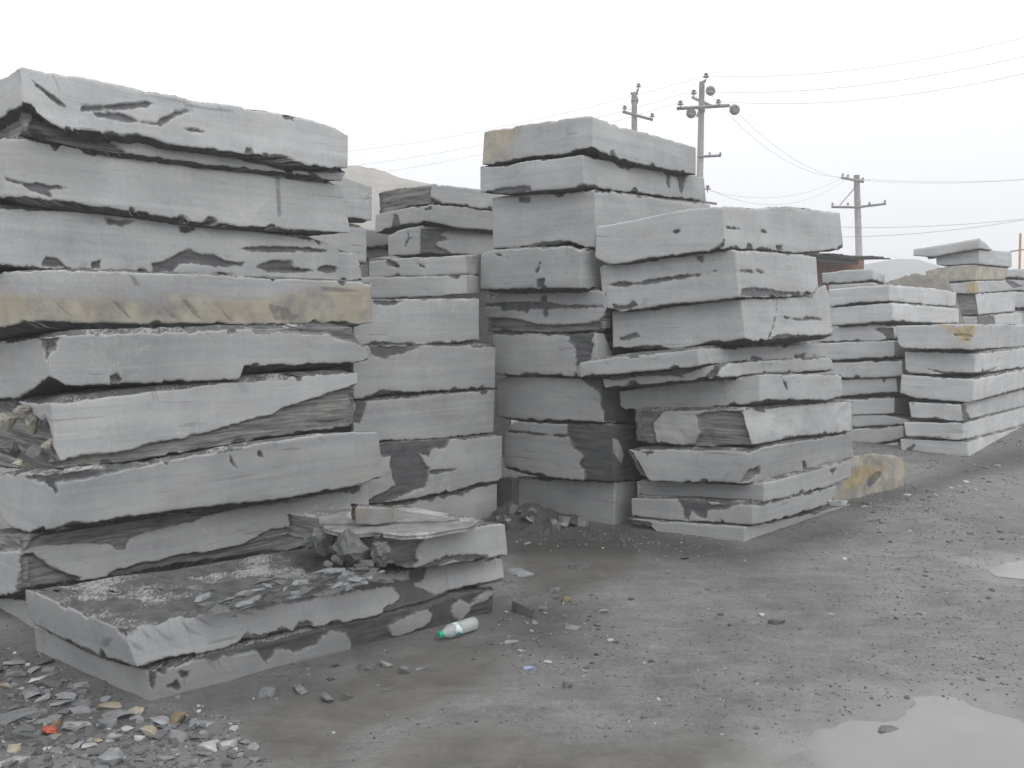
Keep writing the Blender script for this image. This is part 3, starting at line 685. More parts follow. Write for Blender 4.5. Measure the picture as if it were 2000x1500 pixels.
gaps([([(700,447),(758,449),(800,452)], [(700,484),(758,480),(800,480)], 701, 701, 'shaded grey slab end in the gap between the narrow stack and the cracked slab', dict(depth=.8)),
      ([(700,487),(800,485)], [(700,504),(800,504)], 701, 701, 'thin dark slab end low in the gap beside the narrow stack', dict(depth=.8, d=.1)),
      ([(700,510),(800,510)], [(700,930),(800,930)], 701, 701, 'tall shaded block deep in the gap behind the left stacks', dict(depth=.8, d=.1))], B5)

# ---- C: middle stack
C = dict(Y=6.83, azL=-48, azR=42, res=.009, group='grey stone slabs of the tallest middle stack', nk=.8, tone=.96)
WC = 'tall middle stack'
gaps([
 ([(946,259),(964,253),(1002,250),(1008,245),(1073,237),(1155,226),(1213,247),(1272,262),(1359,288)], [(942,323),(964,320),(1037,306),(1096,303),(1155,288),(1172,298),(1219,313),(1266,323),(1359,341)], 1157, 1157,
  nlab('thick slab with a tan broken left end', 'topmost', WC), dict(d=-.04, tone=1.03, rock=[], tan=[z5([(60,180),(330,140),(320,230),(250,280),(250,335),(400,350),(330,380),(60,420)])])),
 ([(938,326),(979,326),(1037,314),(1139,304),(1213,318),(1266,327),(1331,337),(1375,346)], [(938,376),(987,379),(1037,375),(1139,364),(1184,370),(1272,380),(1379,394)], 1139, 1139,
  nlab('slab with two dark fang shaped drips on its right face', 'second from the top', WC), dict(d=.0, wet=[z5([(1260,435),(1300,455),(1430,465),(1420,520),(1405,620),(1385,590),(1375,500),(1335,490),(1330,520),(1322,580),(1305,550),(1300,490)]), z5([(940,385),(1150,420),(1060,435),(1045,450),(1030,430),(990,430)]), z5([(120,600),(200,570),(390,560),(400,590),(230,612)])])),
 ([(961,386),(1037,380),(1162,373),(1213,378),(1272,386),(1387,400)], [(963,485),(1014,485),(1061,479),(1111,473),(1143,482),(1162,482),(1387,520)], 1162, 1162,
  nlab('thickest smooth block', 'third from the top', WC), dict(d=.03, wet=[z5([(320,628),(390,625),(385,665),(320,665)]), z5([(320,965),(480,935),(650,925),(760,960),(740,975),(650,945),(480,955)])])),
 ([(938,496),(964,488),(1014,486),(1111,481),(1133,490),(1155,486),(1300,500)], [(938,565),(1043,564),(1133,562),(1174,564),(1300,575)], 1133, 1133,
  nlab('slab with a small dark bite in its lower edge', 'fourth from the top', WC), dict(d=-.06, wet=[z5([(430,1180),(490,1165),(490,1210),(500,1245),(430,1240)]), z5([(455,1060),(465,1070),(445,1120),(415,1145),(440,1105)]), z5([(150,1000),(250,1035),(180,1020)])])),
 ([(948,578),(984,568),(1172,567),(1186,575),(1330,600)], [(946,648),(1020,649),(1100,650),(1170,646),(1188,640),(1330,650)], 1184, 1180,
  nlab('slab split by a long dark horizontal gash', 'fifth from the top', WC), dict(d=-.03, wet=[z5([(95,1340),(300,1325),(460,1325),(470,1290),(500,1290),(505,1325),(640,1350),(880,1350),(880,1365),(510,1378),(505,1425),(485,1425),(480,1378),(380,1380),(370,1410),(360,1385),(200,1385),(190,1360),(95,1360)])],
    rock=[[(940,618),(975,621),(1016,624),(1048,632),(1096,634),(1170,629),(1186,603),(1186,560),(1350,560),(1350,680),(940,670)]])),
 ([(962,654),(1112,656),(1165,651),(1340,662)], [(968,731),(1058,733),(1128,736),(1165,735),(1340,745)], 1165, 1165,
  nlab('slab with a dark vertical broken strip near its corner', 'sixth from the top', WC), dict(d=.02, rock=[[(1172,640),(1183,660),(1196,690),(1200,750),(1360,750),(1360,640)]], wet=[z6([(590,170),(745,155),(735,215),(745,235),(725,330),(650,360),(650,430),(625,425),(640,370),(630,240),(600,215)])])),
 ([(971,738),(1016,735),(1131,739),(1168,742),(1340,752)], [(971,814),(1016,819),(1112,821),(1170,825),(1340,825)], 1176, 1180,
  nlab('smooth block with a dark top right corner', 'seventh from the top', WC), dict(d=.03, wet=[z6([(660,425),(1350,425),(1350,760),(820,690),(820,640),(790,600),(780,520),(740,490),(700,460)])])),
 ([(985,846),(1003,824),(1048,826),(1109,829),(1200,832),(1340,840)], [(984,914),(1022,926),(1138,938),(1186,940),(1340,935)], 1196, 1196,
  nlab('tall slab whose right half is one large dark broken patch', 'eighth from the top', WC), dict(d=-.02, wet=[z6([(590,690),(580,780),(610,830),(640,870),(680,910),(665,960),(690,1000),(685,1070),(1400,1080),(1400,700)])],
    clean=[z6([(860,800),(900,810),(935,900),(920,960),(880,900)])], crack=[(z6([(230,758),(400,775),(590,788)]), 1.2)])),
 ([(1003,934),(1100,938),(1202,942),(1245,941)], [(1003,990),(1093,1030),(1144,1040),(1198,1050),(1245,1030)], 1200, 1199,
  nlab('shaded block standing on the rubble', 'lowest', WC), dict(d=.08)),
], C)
C2 = dict(Y=7.5, azL=-48, azR=42, res=.012, group=C['group'], nk=.5)
slab(C2, [(940,930),(1000,932),(1060,940)], [(940,1010),(1000,1010),(1060,1010)], 1001, 1001, 'dark shaded block end squeezed behind the lowest block of the tall middle stack', depth=.6, wet=[[(900,900),(1100,900),(1100,1050),(900,1050)]])  # dark wet colour all over paints in the shade behind the stack

# ---- D: right middle stack
D = dict(Y=6.42, azL=-62, azR=44, res=.009, group='grey stone slabs of the leaning stack right of centre', nk=.8)
WD = 'leaning stack right of centre'
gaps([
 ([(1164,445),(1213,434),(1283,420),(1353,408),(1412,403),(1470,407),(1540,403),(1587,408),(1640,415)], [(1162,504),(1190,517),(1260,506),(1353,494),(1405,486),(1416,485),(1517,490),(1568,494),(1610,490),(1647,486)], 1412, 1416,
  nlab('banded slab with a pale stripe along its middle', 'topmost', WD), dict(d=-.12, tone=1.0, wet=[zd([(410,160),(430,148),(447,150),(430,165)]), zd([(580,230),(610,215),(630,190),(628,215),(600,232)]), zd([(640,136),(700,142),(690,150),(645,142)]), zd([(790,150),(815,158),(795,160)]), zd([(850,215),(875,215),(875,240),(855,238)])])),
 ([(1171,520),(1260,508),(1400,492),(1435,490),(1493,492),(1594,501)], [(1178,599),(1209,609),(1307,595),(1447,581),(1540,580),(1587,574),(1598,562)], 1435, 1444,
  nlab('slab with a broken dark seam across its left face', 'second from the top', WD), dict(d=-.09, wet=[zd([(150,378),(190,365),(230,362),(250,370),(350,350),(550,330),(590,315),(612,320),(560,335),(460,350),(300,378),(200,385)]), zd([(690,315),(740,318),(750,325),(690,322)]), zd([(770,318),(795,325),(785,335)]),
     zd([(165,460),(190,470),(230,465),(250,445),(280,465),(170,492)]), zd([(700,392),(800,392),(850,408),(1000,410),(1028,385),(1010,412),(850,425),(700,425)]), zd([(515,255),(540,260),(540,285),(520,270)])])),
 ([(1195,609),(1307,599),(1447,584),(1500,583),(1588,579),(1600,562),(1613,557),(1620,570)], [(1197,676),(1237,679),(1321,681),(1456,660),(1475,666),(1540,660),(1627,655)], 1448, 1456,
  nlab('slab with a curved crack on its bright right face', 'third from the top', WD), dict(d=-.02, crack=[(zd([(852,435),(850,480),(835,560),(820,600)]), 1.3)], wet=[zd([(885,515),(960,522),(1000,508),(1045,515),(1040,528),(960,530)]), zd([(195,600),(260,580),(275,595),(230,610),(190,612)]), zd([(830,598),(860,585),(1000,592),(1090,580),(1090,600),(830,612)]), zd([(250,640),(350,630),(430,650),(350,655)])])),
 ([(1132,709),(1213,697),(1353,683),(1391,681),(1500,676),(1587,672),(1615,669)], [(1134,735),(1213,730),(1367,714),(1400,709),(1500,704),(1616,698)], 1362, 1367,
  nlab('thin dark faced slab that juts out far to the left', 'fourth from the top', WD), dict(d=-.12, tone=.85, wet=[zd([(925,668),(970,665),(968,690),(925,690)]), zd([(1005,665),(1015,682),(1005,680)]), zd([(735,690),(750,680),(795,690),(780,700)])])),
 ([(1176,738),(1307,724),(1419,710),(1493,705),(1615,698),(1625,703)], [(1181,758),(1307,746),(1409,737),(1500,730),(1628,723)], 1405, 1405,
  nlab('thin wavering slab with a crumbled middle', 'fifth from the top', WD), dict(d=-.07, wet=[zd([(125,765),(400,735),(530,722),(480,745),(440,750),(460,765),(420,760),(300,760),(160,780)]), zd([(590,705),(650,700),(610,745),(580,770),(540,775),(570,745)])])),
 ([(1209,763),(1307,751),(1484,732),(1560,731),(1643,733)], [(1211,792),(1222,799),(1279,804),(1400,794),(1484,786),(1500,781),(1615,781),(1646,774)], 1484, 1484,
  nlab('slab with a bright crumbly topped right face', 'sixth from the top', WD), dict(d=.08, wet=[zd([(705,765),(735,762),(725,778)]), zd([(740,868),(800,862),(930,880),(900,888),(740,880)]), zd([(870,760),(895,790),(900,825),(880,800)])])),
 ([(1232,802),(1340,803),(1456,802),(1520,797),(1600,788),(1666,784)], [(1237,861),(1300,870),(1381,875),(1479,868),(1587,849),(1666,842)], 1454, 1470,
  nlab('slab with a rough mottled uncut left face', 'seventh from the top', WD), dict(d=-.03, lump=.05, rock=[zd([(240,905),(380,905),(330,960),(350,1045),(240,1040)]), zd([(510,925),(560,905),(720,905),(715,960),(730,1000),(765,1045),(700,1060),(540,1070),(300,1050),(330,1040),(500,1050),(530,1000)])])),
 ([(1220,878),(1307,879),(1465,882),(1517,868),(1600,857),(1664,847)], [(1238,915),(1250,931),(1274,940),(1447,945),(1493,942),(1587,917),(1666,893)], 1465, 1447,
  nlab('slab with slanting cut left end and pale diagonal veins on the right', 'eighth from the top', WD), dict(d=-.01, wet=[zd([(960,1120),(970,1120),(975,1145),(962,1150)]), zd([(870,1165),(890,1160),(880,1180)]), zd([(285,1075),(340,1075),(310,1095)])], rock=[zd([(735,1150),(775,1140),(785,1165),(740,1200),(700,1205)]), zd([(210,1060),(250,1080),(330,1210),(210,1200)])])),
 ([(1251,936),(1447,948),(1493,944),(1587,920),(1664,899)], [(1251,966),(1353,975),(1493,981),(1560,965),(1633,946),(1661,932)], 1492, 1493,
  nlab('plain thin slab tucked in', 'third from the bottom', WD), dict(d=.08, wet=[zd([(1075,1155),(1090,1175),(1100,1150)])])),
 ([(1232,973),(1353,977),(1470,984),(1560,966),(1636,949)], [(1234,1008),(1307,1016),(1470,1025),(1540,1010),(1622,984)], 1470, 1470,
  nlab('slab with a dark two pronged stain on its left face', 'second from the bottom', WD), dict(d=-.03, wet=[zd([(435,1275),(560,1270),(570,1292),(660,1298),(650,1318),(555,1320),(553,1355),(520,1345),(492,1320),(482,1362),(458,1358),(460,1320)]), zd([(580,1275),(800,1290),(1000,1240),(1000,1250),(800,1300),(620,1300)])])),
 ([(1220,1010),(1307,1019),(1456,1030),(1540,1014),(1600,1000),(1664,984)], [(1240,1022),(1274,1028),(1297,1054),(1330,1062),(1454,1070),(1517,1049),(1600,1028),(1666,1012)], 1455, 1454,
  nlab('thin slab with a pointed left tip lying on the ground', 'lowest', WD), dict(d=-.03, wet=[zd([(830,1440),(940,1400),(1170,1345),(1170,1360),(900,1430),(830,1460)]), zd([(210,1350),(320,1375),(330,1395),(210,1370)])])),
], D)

# ---- E: stack behind D to the right
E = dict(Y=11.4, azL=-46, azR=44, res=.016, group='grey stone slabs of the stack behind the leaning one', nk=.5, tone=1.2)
WE = 'far stack right of the leaning one'
edef = [
 ([(1618,565),(1672,561),(1737,556),(1821,563),(1868,571)], [(1620,599),(1672,591),(1737,587),(1784,592),(1866,599)], 1737, 1737, nlab('pale slab with a nicked lower edge', 'topmost', WE), {}),
 ([(1622,602),(1672,597),(1743,592),(1821,599),(1873,603)], [(1624,636),(1745,627),(1800,630),(1873,632)], 1743, 1744, nlab('pale clean slab', 'second', WE), dict(d=-.02)),
 ([(1555,641),(1629,640),(1709,634),(1745,638),(1850,640)], [(1555,668),(1709,666),(1748,662),(1850,664)], 1745, 1747, nlab('slab with a dark hooked corner', 'third', WE), dict(d=.05, wet=[z8([(390,545),(430,535),(500,535),(500,600),(450,600),(460,580)])])),
 ([(1555,671),(1747,666),(1850,668)], [(1555,706),(1747,697),(1850,700)], 1747, 1747, nlab('grey slab', 'fourth', WE), {}),
 ([(1555,710),(1650,708),(1762,704),(1850,706)], [(1555,738),(1690,738),(1763,734),(1850,737)], 1762, 1763, nlab('pale slab that juts to the right', 'fifth', WE), dict(d=-.06)),
 ([(1555,744),(1750,738),(1850,740)], [(1555,774),(1650,773),(1754,765),(1850,768)], 1750, 1753, nlab('shaded grey slab', 'sixth', WE), dict(d=.03, wet=[z8([(435,805),(455,805),(445,825)])])),
 ([(1575,782),(1747,778),(1850,780)], [(1575,812),(1700,809),(1747,808),(1850,810)], 1747, 1747, nlab('darker slab beside the dark broken corner', 'seventh', WE), dict(d=.05)),
 ([(1575,814),(1728,810),(1779,821),(1850,822)], [(1575,842),(1700,832),(1765,829),(1779,826),(1850,828)], 1779, 1779, nlab('thin slab with a pointed right end', 'eighth', WE), dict(d=-.08)),
 ([(1575,845),(1765,831),(1850,834)], [(1575,892),(1668,886),(1702,870),(1765,858),(1850,862)], 1765, 1765, nlab('wedge shaped slab above the yellow boulder', 'ninth', WE), dict(d=-.03, wet=[z8([(345,1070),(450,1050),(560,1045),(450,1062)])], rock=[z8([(285,1190),(400,1145),(550,1110),(550,1125),(400,1165),(290,1205)])])),
 ([(1575,890),(1709,870),(1754,864),(1850,868)], [(1575,900),(1709,890),(1756,888),(1850,885)], 1754, 1755, nlab('small slab end showing just above the yellow boulder', 'lowest', WE), {}),
]
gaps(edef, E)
# ---- F: right edge stack
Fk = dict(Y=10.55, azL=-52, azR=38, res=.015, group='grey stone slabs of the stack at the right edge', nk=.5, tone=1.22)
WF = 'stack at the right edge'
gaps([
 ([(1750,637),(1821,634),(1907,633),(2000,634),(2130,634)], [(1754,671),(1765,681),(1896,683),(2000,677),(2130,670)], 1907, 1896, nlab('pale slab with an orange broken notch', 'topmost', WF),
   dict(d=-.05, rust=[z8([(735,522),(935,518),(915,580),(890,622),(840,600),(790,560)])], wet=[z8([(815,572),(905,572),(905,585),(815,585)]), z8([(835,600),(890,598),(890,606),(840,606)])], tone=1.03)),
 ([(1767,686),(1905,692),(2000,680),(2130,665)], [(1769,727),(1821,731),(1903,729),(2000,718),(2130,703)], 1905, 1903, nlab('slab with a dark wedge under its left face', 'second', WF), dict(d=.03, wet=[z8([(670,748),(760,765),(880,775),(960,770),(1045,740),(970,785),(850,792),(760,785)])])),
 ([(1760,732),(1903,741),(2000,723),(2130,700)], [(1758,768),(1790,778),(1896,786),(2000,757),(2130,722)], 1903, 1900, nlab('plain slab', 'third', WF), dict(d=0)),
 ([(1775,786),(1877,789),(2000,761),(2130,728)], [(1780,815),(1877,823),(2000,793),(2130,755)], 1884, 1880, nlab('slab with a dark chipped corner', 'fourth', WF), dict(d=.02, wet=[z8([(850,935),(880,935),(880,980),(905,1020),(855,1025)]), z8([(575,925),(610,925),(590,950)])])),
 ([(1765,824),(1881,827),(2000,796),(2130,760)], [(1769,852),(1881,860),(2000,830),(2130,795)], 1881, 1881, nlab('plain slab', 'fifth', WF), dict(d=.0, wet=[z8([(560,1102),(800,1108),(790,1114),(560,1112)])])),
 ([(1758,858),(1890,863),(2000,833),(2130,798)], [(1760,882),(1821,890),(1894,894),(2000,866),(2130,835)], 1890, 1893, nlab('slab with a smudged dark left end', 'lowest', WF), dict(d=-.02, wet=[z8([(560,1175),(600,1145),(610,1150),(590,1180)]), z8([(530,1180),(640,1185),(760,1200),(700,1210),(530,1200)])])),
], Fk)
# ---- G / H : far right upper stacks
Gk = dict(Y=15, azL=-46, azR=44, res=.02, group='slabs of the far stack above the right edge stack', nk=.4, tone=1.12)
WG = 'far stack rising behind the right edge stack'
gaps([
 ([(1784,487),(1859,475),(1913,465),(1925,474),(1937,487)], [(1784,500),(1821,502),(1896,489),(1913,486),(1938,489)], 1913, 1913, nlab('thin slab that overhangs far to the left', 'topmost', WG), dict(d=-.1)),
 ([(1827,497),(1913,488),(1976,492)], [(1829,518),(1913,516),(1976,522)], 1913, 1913, nlab('grey slab', 'second', WG), {}),
 ([(1808,529),(1859,520),(1905,518),(1970,524)], [(1810,552),(1903,548),(1963,546)], 1908, 1905, nlab('tan tinted rough slab', 'third', WG), dict(tan=[[(1800,515),(1970,515),(1970,555),(1800,555)]])),
 ([(1823,557),(1907,549),(1963,548)], [(1825,572),(1896,574),(1982,567)], 1905, 1903, nlab('thin slab with an orange corner', 'fourth', WG), dict(rust=[[(1888,550),(1912,548),(1912,576),(1885,576)]])),
 ([(1850,577),(1903,574),(1985,569)], [(1855,615),(1911,615),(1982,608)], 1905, 1911, nlab('thick slab with a dark left end', 'fifth', WG), dict(rock=[[(1840,570),(1904,570),(1912,620),(1840,620)]])),
 ([(1850,618),(1911,618),(1995,611)], [(1850,640),(1911,642),(1995,640)], 1911, 1911, nlab('slab just above the orange notched one', 'sixth', WG), dict(wet=[[(1908,618),(1942,616),(1945,640),(1908,640)]])),
 ([(1840,645),(1911,650),(1995,644)], [(1840,730),(1911,735),(1995,728)], 1911, 1911, nlab('hidden block', 'seventh', WG), {}),
 ([(1840,734),(1911,739),(1995,732)], [(1840,808),(1911,815),(1995,806)], 1911, 1911, nlab('hidden block', 'lowest', WG), {}),
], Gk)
H = dict(Y=17, azL=-46, azR=44, res=.03, group='slabs of the farthest stack at the right edge', nk=.3)
WH = 'farthest stack cut off by the right edge'
gaps([
 ([(1960,527),(1985,525),(2090,530)], [(1960,541),(1985,542),(2090,547)], 1962, 1962, nlab('grey slab', 'topmost', WH), dict(depth=1)),
 ([(1955,546),(2090,550)], [(1955,565),(2090,572)], 1956, 1956, nlab('bluish grey slab', 'second', WH), dict(depth=1, wet=[[(1955,550),(1975,548),(2000,560),(1960,566)]])),
 ([(1975,570),(2090,575)], [(1975,600),(2090,605)], 1976, 1976, nlab('grey slab', 'third', WH), dict(depth=1)),
 ([(1960,605),(2090,608)], [(1960,640),(2090,640)], 1962, 1962, nlab('pale slab', 'fourth', WH), dict(depth=1)),
 ([(1960,644),(2090,644)], [(1960,795),(2090,795)], 1962, 1962, nlab('hidden block', 'lowest', WH), dict(depth=1)),
], H)
K = dict(Y=13.2, azL=-52, azR=38, res=.02, group='slabs of the low far stack in front of the brick shed', nk=.4)
WK = 'low far stack in front of the brick shed'
gaps([
 ([(1605,533),(1650,528),(1702,524),(1728,537)], [(1607,554),(1660,552),(1706,547),(1728,552)], 1704, 1706, nlab('pale grey slab', 'topmost', WK), dict()),
 ([(1618,557),(1706,552),(1730,556)], [(1618,575),(1706,572),(1730,574)], 1706, 1706, nlab('thin slab', 'second', WK), dict()),
 ([(1610,580),(1706,578),(1735,580)], [(1610,700),(1706,702),(1735,698)], 1706, 1706, nlab('hidden block', 'third', WK), dict()),
 ([(1610,705),(1706,706),(1735,702)], [(1610,832),(1706,840),(1735,832)], 1706, 1706, nlab('hidden block', 'lowest', WK), dict()),
], K)
# yellow boulder block
YB = dict(Y=float(at_z(1640, 985)[1]), azL=-46, azR=48, res=.01, group=None, nk=0)
slab(YB, [(1600,905),(1626,902),(1664,891),(1709,886),(1747,889),(1769,899)], [(1600,970),(1628,985),(1672,980),(1724,968),(1767,962)], 1626, 1628, 'yellow ochre stained rough boulder block on the ground behind the leaning stack',
     tan=[[(1500,800),(1850,800),(1850,1050),(1500,1050)]], name='boulder', cat='boulder', depth=.5, rings=14, relief=.03, lump=.06, tone=.85, rust=[[(1640,925),(1700,905),(1735,915),(1700,940),(1650,965)]], wet=[z8([(400,1300),(440,1290),(430,1320),(380,1390),(370,1360)])])

# ---- P: the low foreground slabs
P = dict(Y=float(at_z(292, 1372)[1]), azL=-53, azR=51, res=.0065, group='low grey slabs lying in the foreground', nk=1, tone=.62)
z2b = [(66,1221),(150,1266),(225,1296),(290,1310),(325,1304),(380,1287),(450,1271),(600,1238),(750,1205),(850,1178),(965,1146)]
slab(P, z2b, [(72,1283),(110,1305),(175,1332),(225,1355),(280,1372),(292,1374),(340,1374),(425,1352),(500,1334),(625,1302),(690,1284),(735,1278),(748,1264),(850,1239),(930,1212),(965,1192)], 293, 292,
  'lower of the two long foreground slabs, with big dark broken patches on its long side', d=.0, bt=.02,
  wet=[z3([(640,675),(900,600),(1300,510),(1500,470),(1760,400),(1960,350),(1925,385),(1900,400),(1840,435),(1790,420),(1760,450),(1760,490),(1800,505),(1760,545),(1700,570),(1490,620),(1470,650),(1380,645),(1370,570),(1350,545),(1290,540),(1260,560),(1240,590),(1150,630),(1090,620),(1040,670),(1000,630),(900,640),(840,665),(760,655)]),
       z3([(660,760),(690,740),(705,765),(690,775)]), z3([(700,710),(745,700),(720,750)]), z3([(575,700),(608,700),(598,780),(578,750)]), z3([(1860,440),(1930,400),(1950,470),(1860,510),(1800,510)])],
  clean=[z3([(1520,530),(1545,508),(1580,498),(1610,480),(1670,462),(1690,480),(1685,510),(1650,535),(1560,568),(1530,565)])])
p1 = slab(P, [(49,1152),(75,1160),(125,1184),(165,1200),(240,1230),(300,1217),(350,1206),(450,1190),(600,1163),(690,1141),(760,1124),(825,1110),(900,1094),(980,1087)],
  [(52,1199),(67,1220),(150,1262),(225,1291),(268,1303),(300,1296),(375,1280),(430,1265),(540,1240),(650,1219),(750,1197),(850,1170),(925,1147),(986,1134)], 240, 268,
  'upper of the two long foreground slabs, its flaking top dusted white at the left end', d=-.03, rings=64, relief=.085,
  wet=[z3([(1330,400),(1400,350),(1600,345),(1600,310),(1660,300),(1650,345),(1610,362),(1700,400),(1800,372),(1985,335),(1985,370),(1500,490),(1500,460),(1560,430),(1575,405),(1530,372),(1400,380),(1300,410),(1100,440),(950,462),(700,470),(900,445),(1150,420)]),
       z3([(1060,545),(1110,540),(1110,560),(1070,565)]), z3([(545,690),(620,655),(720,645),(700,665),(600,690)])],
  scar=[z3([(500,580),(540,600),(560,620),(530,615)]), z3([(555,540),(600,580),(580,580)]), z3([(600,530),(640,560),(680,585),(640,575)]), z3([(710,510),(750,545),(790,560),(740,550)]), z3([(760,495),(810,520),(825,525),(780,490)]), z3([(400,580),(440,575),(420,605),(395,610)]), z3([(900,470),(960,480),(1010,482),(960,465)])])
# broken slab on its right end
P0 = dict(Y=planeY(986, 4.8, 734, 51), azL=-50, azR=51, res=.007, group=P['group'], nk=.5, tone=.74)
p0 = slab(P0, [(734,1046),(780,1049),(830,1050),(892,1034),(940,1027),(986,1020)], [(734,1094),(753,1101),(796,1110),(832,1111),(892,1097),(992,1086)], 734, 734,
  'broken half slab lying on the right end of the long foreground slabs, its left end shattered', d=.0, depth=.78, rings=40, relief=.03,
  rock=[zp([(600,330),(1040,372),(1025,420),(1000,450),(965,490),(975,540),(980,580),(900,640),(600,640)])], wet=[zp([(960,640),(1050,590),(1180,535),(1280,510),(1400,515),(1560,515),(1560,560),(1250,575),(1100,640)])])
exec_later = []

# ------------------------------------------------------------------ loose stone
def hull_mesh(name, seed, sx, sy, sz, n=12, flat=True, fine=0):
    rr = random.Random(seed); bm = bmesh.new()
    for i in range(n):
        a = rr.uniform(0, 2*math.pi); rad = rr.uniform(.6, 1)
        if flat:
            z = rr.choice((-.5, .5))+rr.uniform(-.08, .08); rad *= (.85 if z > 0 else 1)
            bm.verts.new((math.cos(a)*rad*.5*sx, math.sin(a)*rad*.5*sy, z*sz))
        else:
            v = Vector((rr.gauss(0, 1), rr.gauss(0, 1), rr.gauss(0, 1))).normalized()*rr.uniform(.8, 1)*.5
            bm.verts.new((v.x*sx, v.y*sy, v.z*sz))
    bmesh.ops.convex_hull(bm, input=bm.verts[:])
    for v in [v for v in bm.verts if not v.link_faces]: bm.verts.remove(v)
    if fine:
        bmesh.ops.subdivide_edges(bm, edges=bm.edges[:], cuts=fine, use_grid_fill=True); bm.normal_update(); mz = max(sx, sy, sz)
        for v in bm.verts:
            a_ = Vector((v.co.x*9/mz+seed, v.co.y*9/mz, v.co.z*22/mz))
            nn_ = math.sin(a_.x*1.7+math.sin(a_.z*1.9)*2)*math.sin(a_.y*2.1+a_.z)+.6*math.sin(a_.z*3.3+a_.x)
            v.co += v.normal*nn_*(.022 if not flat else .012)*mz + Vector((rr.uniform(-1, 1), rr.uniform(-1, 1), rr.uniform(-1, 1)))*.012*mz
    me = bpy.data.meshes.new(name); bm.normal_update(); bm.to_mesh(me); bm.free(); return me
def gz(x, y): return float(ground_h(np.array([[x]]), np.array([[y]]))[0, 0])
def put(name, me, mat, loc, rz, tilt, label, cat, group=None, parent=None):
    m = me.copy() if not me.materials else me
    if not m.materials: m.materials.append(mat)
    o = bpy.data.objects.new(name, m); COL.objects.link(o); o.location = loc
    o.rotation_euler = (tilt[0], tilt[1], rz)
    if parent: o.parent = parent; o.location = Vector(loc)-parent.location
    else: tag(o, label, cat, group)
    return o
def loose(px, py, wpx, mat, label, name='stone_shard', asp=.6, th=.22, n=13, rz=None, seed=None, z=None, flat=True, cat='stone', group=None, tilt=None):
    P_ = at_z(px, py, z or 0.0); dist = P_[1]; w = wpx/F*dist; sd_ = seed or int(px*7+py)
    rr = random.Random(sd_)
    me = hull_mesh(name, sd_, w*1.05, w*asp*1.5, w*th, n, flat, 3 if not flat else 1)
    zz = (z if z is not None else gz(P_[0], P_[1])) + w*th*.36
    return put(name, me, mat, (P_[0], P_[1], zz), rz if rz is not None else rr.uniform(-.4, .4), tilt or (rr.uniform(-.16, .16), rr.uniform(-.12, .12)), label, cat, group)

loose(100,1436,46,M_RED,'bright red piece of broken brick among the slate chips', 'brick_fragment', .5, .42, 16, cat='brick', flat=False)
loose(215,1384,58,M_PALEOCHRE,'long flat flake with an orange face below the foreground slab corner', asp=.35, th=.16)
loose(265,1394,48,M_PALEOCHRE,'pale orange flat flake, right one of the two touching flakes', asp=.4, th=.2)
loose(350,1412,50,M_OCHRE,'brown orange stone beside a long grey flake', asp=.6, th=.4)
loose(292,1438,58,M_PALEOCHRE,'tan elongated stone with a grey edge', asp=.45, th=.3, rz=-.5)
loose(222,1447,32,M_CHIPL,'small whitish stone right of the red brick', asp=.6, th=.4)
loose(273,1446,32,M_CHIPL,'small whitish flat stone, second one right of the red brick', asp=.35, th=.25)
loose(42,1405,96,M_CHIP,'large flat slate flake at the left picture edge', asp=.55, th=.12, n=18)
loose(218,1488,66,M_CHIP,'large blue grey angular stone at the bottom edge', asp=.8, th=.3, n=16)
loose(66,1362,52,M_CHIP,'square grey flake above the large flat flake', asp=.8, th=.2)
loose(96,1337,82,M_CHIPD,'long dark flat slab piece just below the foreground slabs', asp=.35, th=.16)
loose(160,1346,50,M_CHIP,'pointed grey shard below the foreground slabs', asp=.5, th=.2)
loose(162,1382,46,M_CHIP,'slanting grey shard left of the orange flake', asp=.5, th=.3, rz=-.6)
loose(232,1404,82,M_CHIP,'long grey flake below the two orange flakes', asp=.3, th=.14)
loose(316,1414,74,M_CHIP,'long grey flake touching the brown orange stone', asp=.35, th=.14, rz=-.5)
loose(402,1418,50,M_CHIP,'slanting grey flake right of the brown orange stone', asp=.45, th=.16, rz=.5)
loose(345,1448,50,M_CHIP,'grey angular stone right of the tan stone', asp=.7, th=.3, rz=.5)
loose(213,1420,52,M_CHIP,'grey wedge shaped stone above the whitish one', asp=.6, th=.3)
loose(406,1474,50,M_CHIPL,'pale oval stone, left of the pale pair near the bottom edge', asp=.5, th=.35)
loose(446,1466,42,M_CHIPL,'pale stone, right of the pale pair near the bottom edge', asp=.6, th=.35)
loose(155,1420,64,M_CHIPL,'thin pale sliver just right of the red brick', asp=.2, th=.12)
loose(190,1449,16,M_OCHRE,'tiny orange chip right of the red brick', asp=.5, th=.3)
loose(110,1418,20,M_OCHRE,'tiny yellow brown stone touching the red brick', asp=.8, th=.5)
loose(36,1490,50,M_CHIPL,'pale flake in the bottom left corner', asp=.4, th=.2, rz=.4)
loose(28,1472,30,M_PALEOCHRE,'pinkish tan stone in the bottom left corner', asp=.7, th=.4)
loose(10,1345,36,M_PALEOCHRE,'yellowish flake at the left edge', asp=.4, th=.2)
loose(62,1456,125,M_CHIPD,'long dark stone bar below the red brick', name='stone_bar', asp=.12, th=.13, n=24, rz=0)
loose(755,1300,34,M_CHIPL,'pale angular stone in the mud in front of the foreground slab', asp=.7, th=.5, flat=False)
loose(710,1309,44,M_CHIPD,'dark flat stone in the mud left of the pale angular stone', asp=.4, th=.25)
loose(790,1314,28,M_CHIP,'grey triangular stone right of the pale angular stone', asp=.7, th=.5)
loose(822,1308,36,M_CHIP,'thin grey flake lying in the mud', asp=.4, th=.15)
loose(585,1352,38,M_CHIP,'upright rounded slate flake in the mud', asp=.7, th=.35, flat=False)
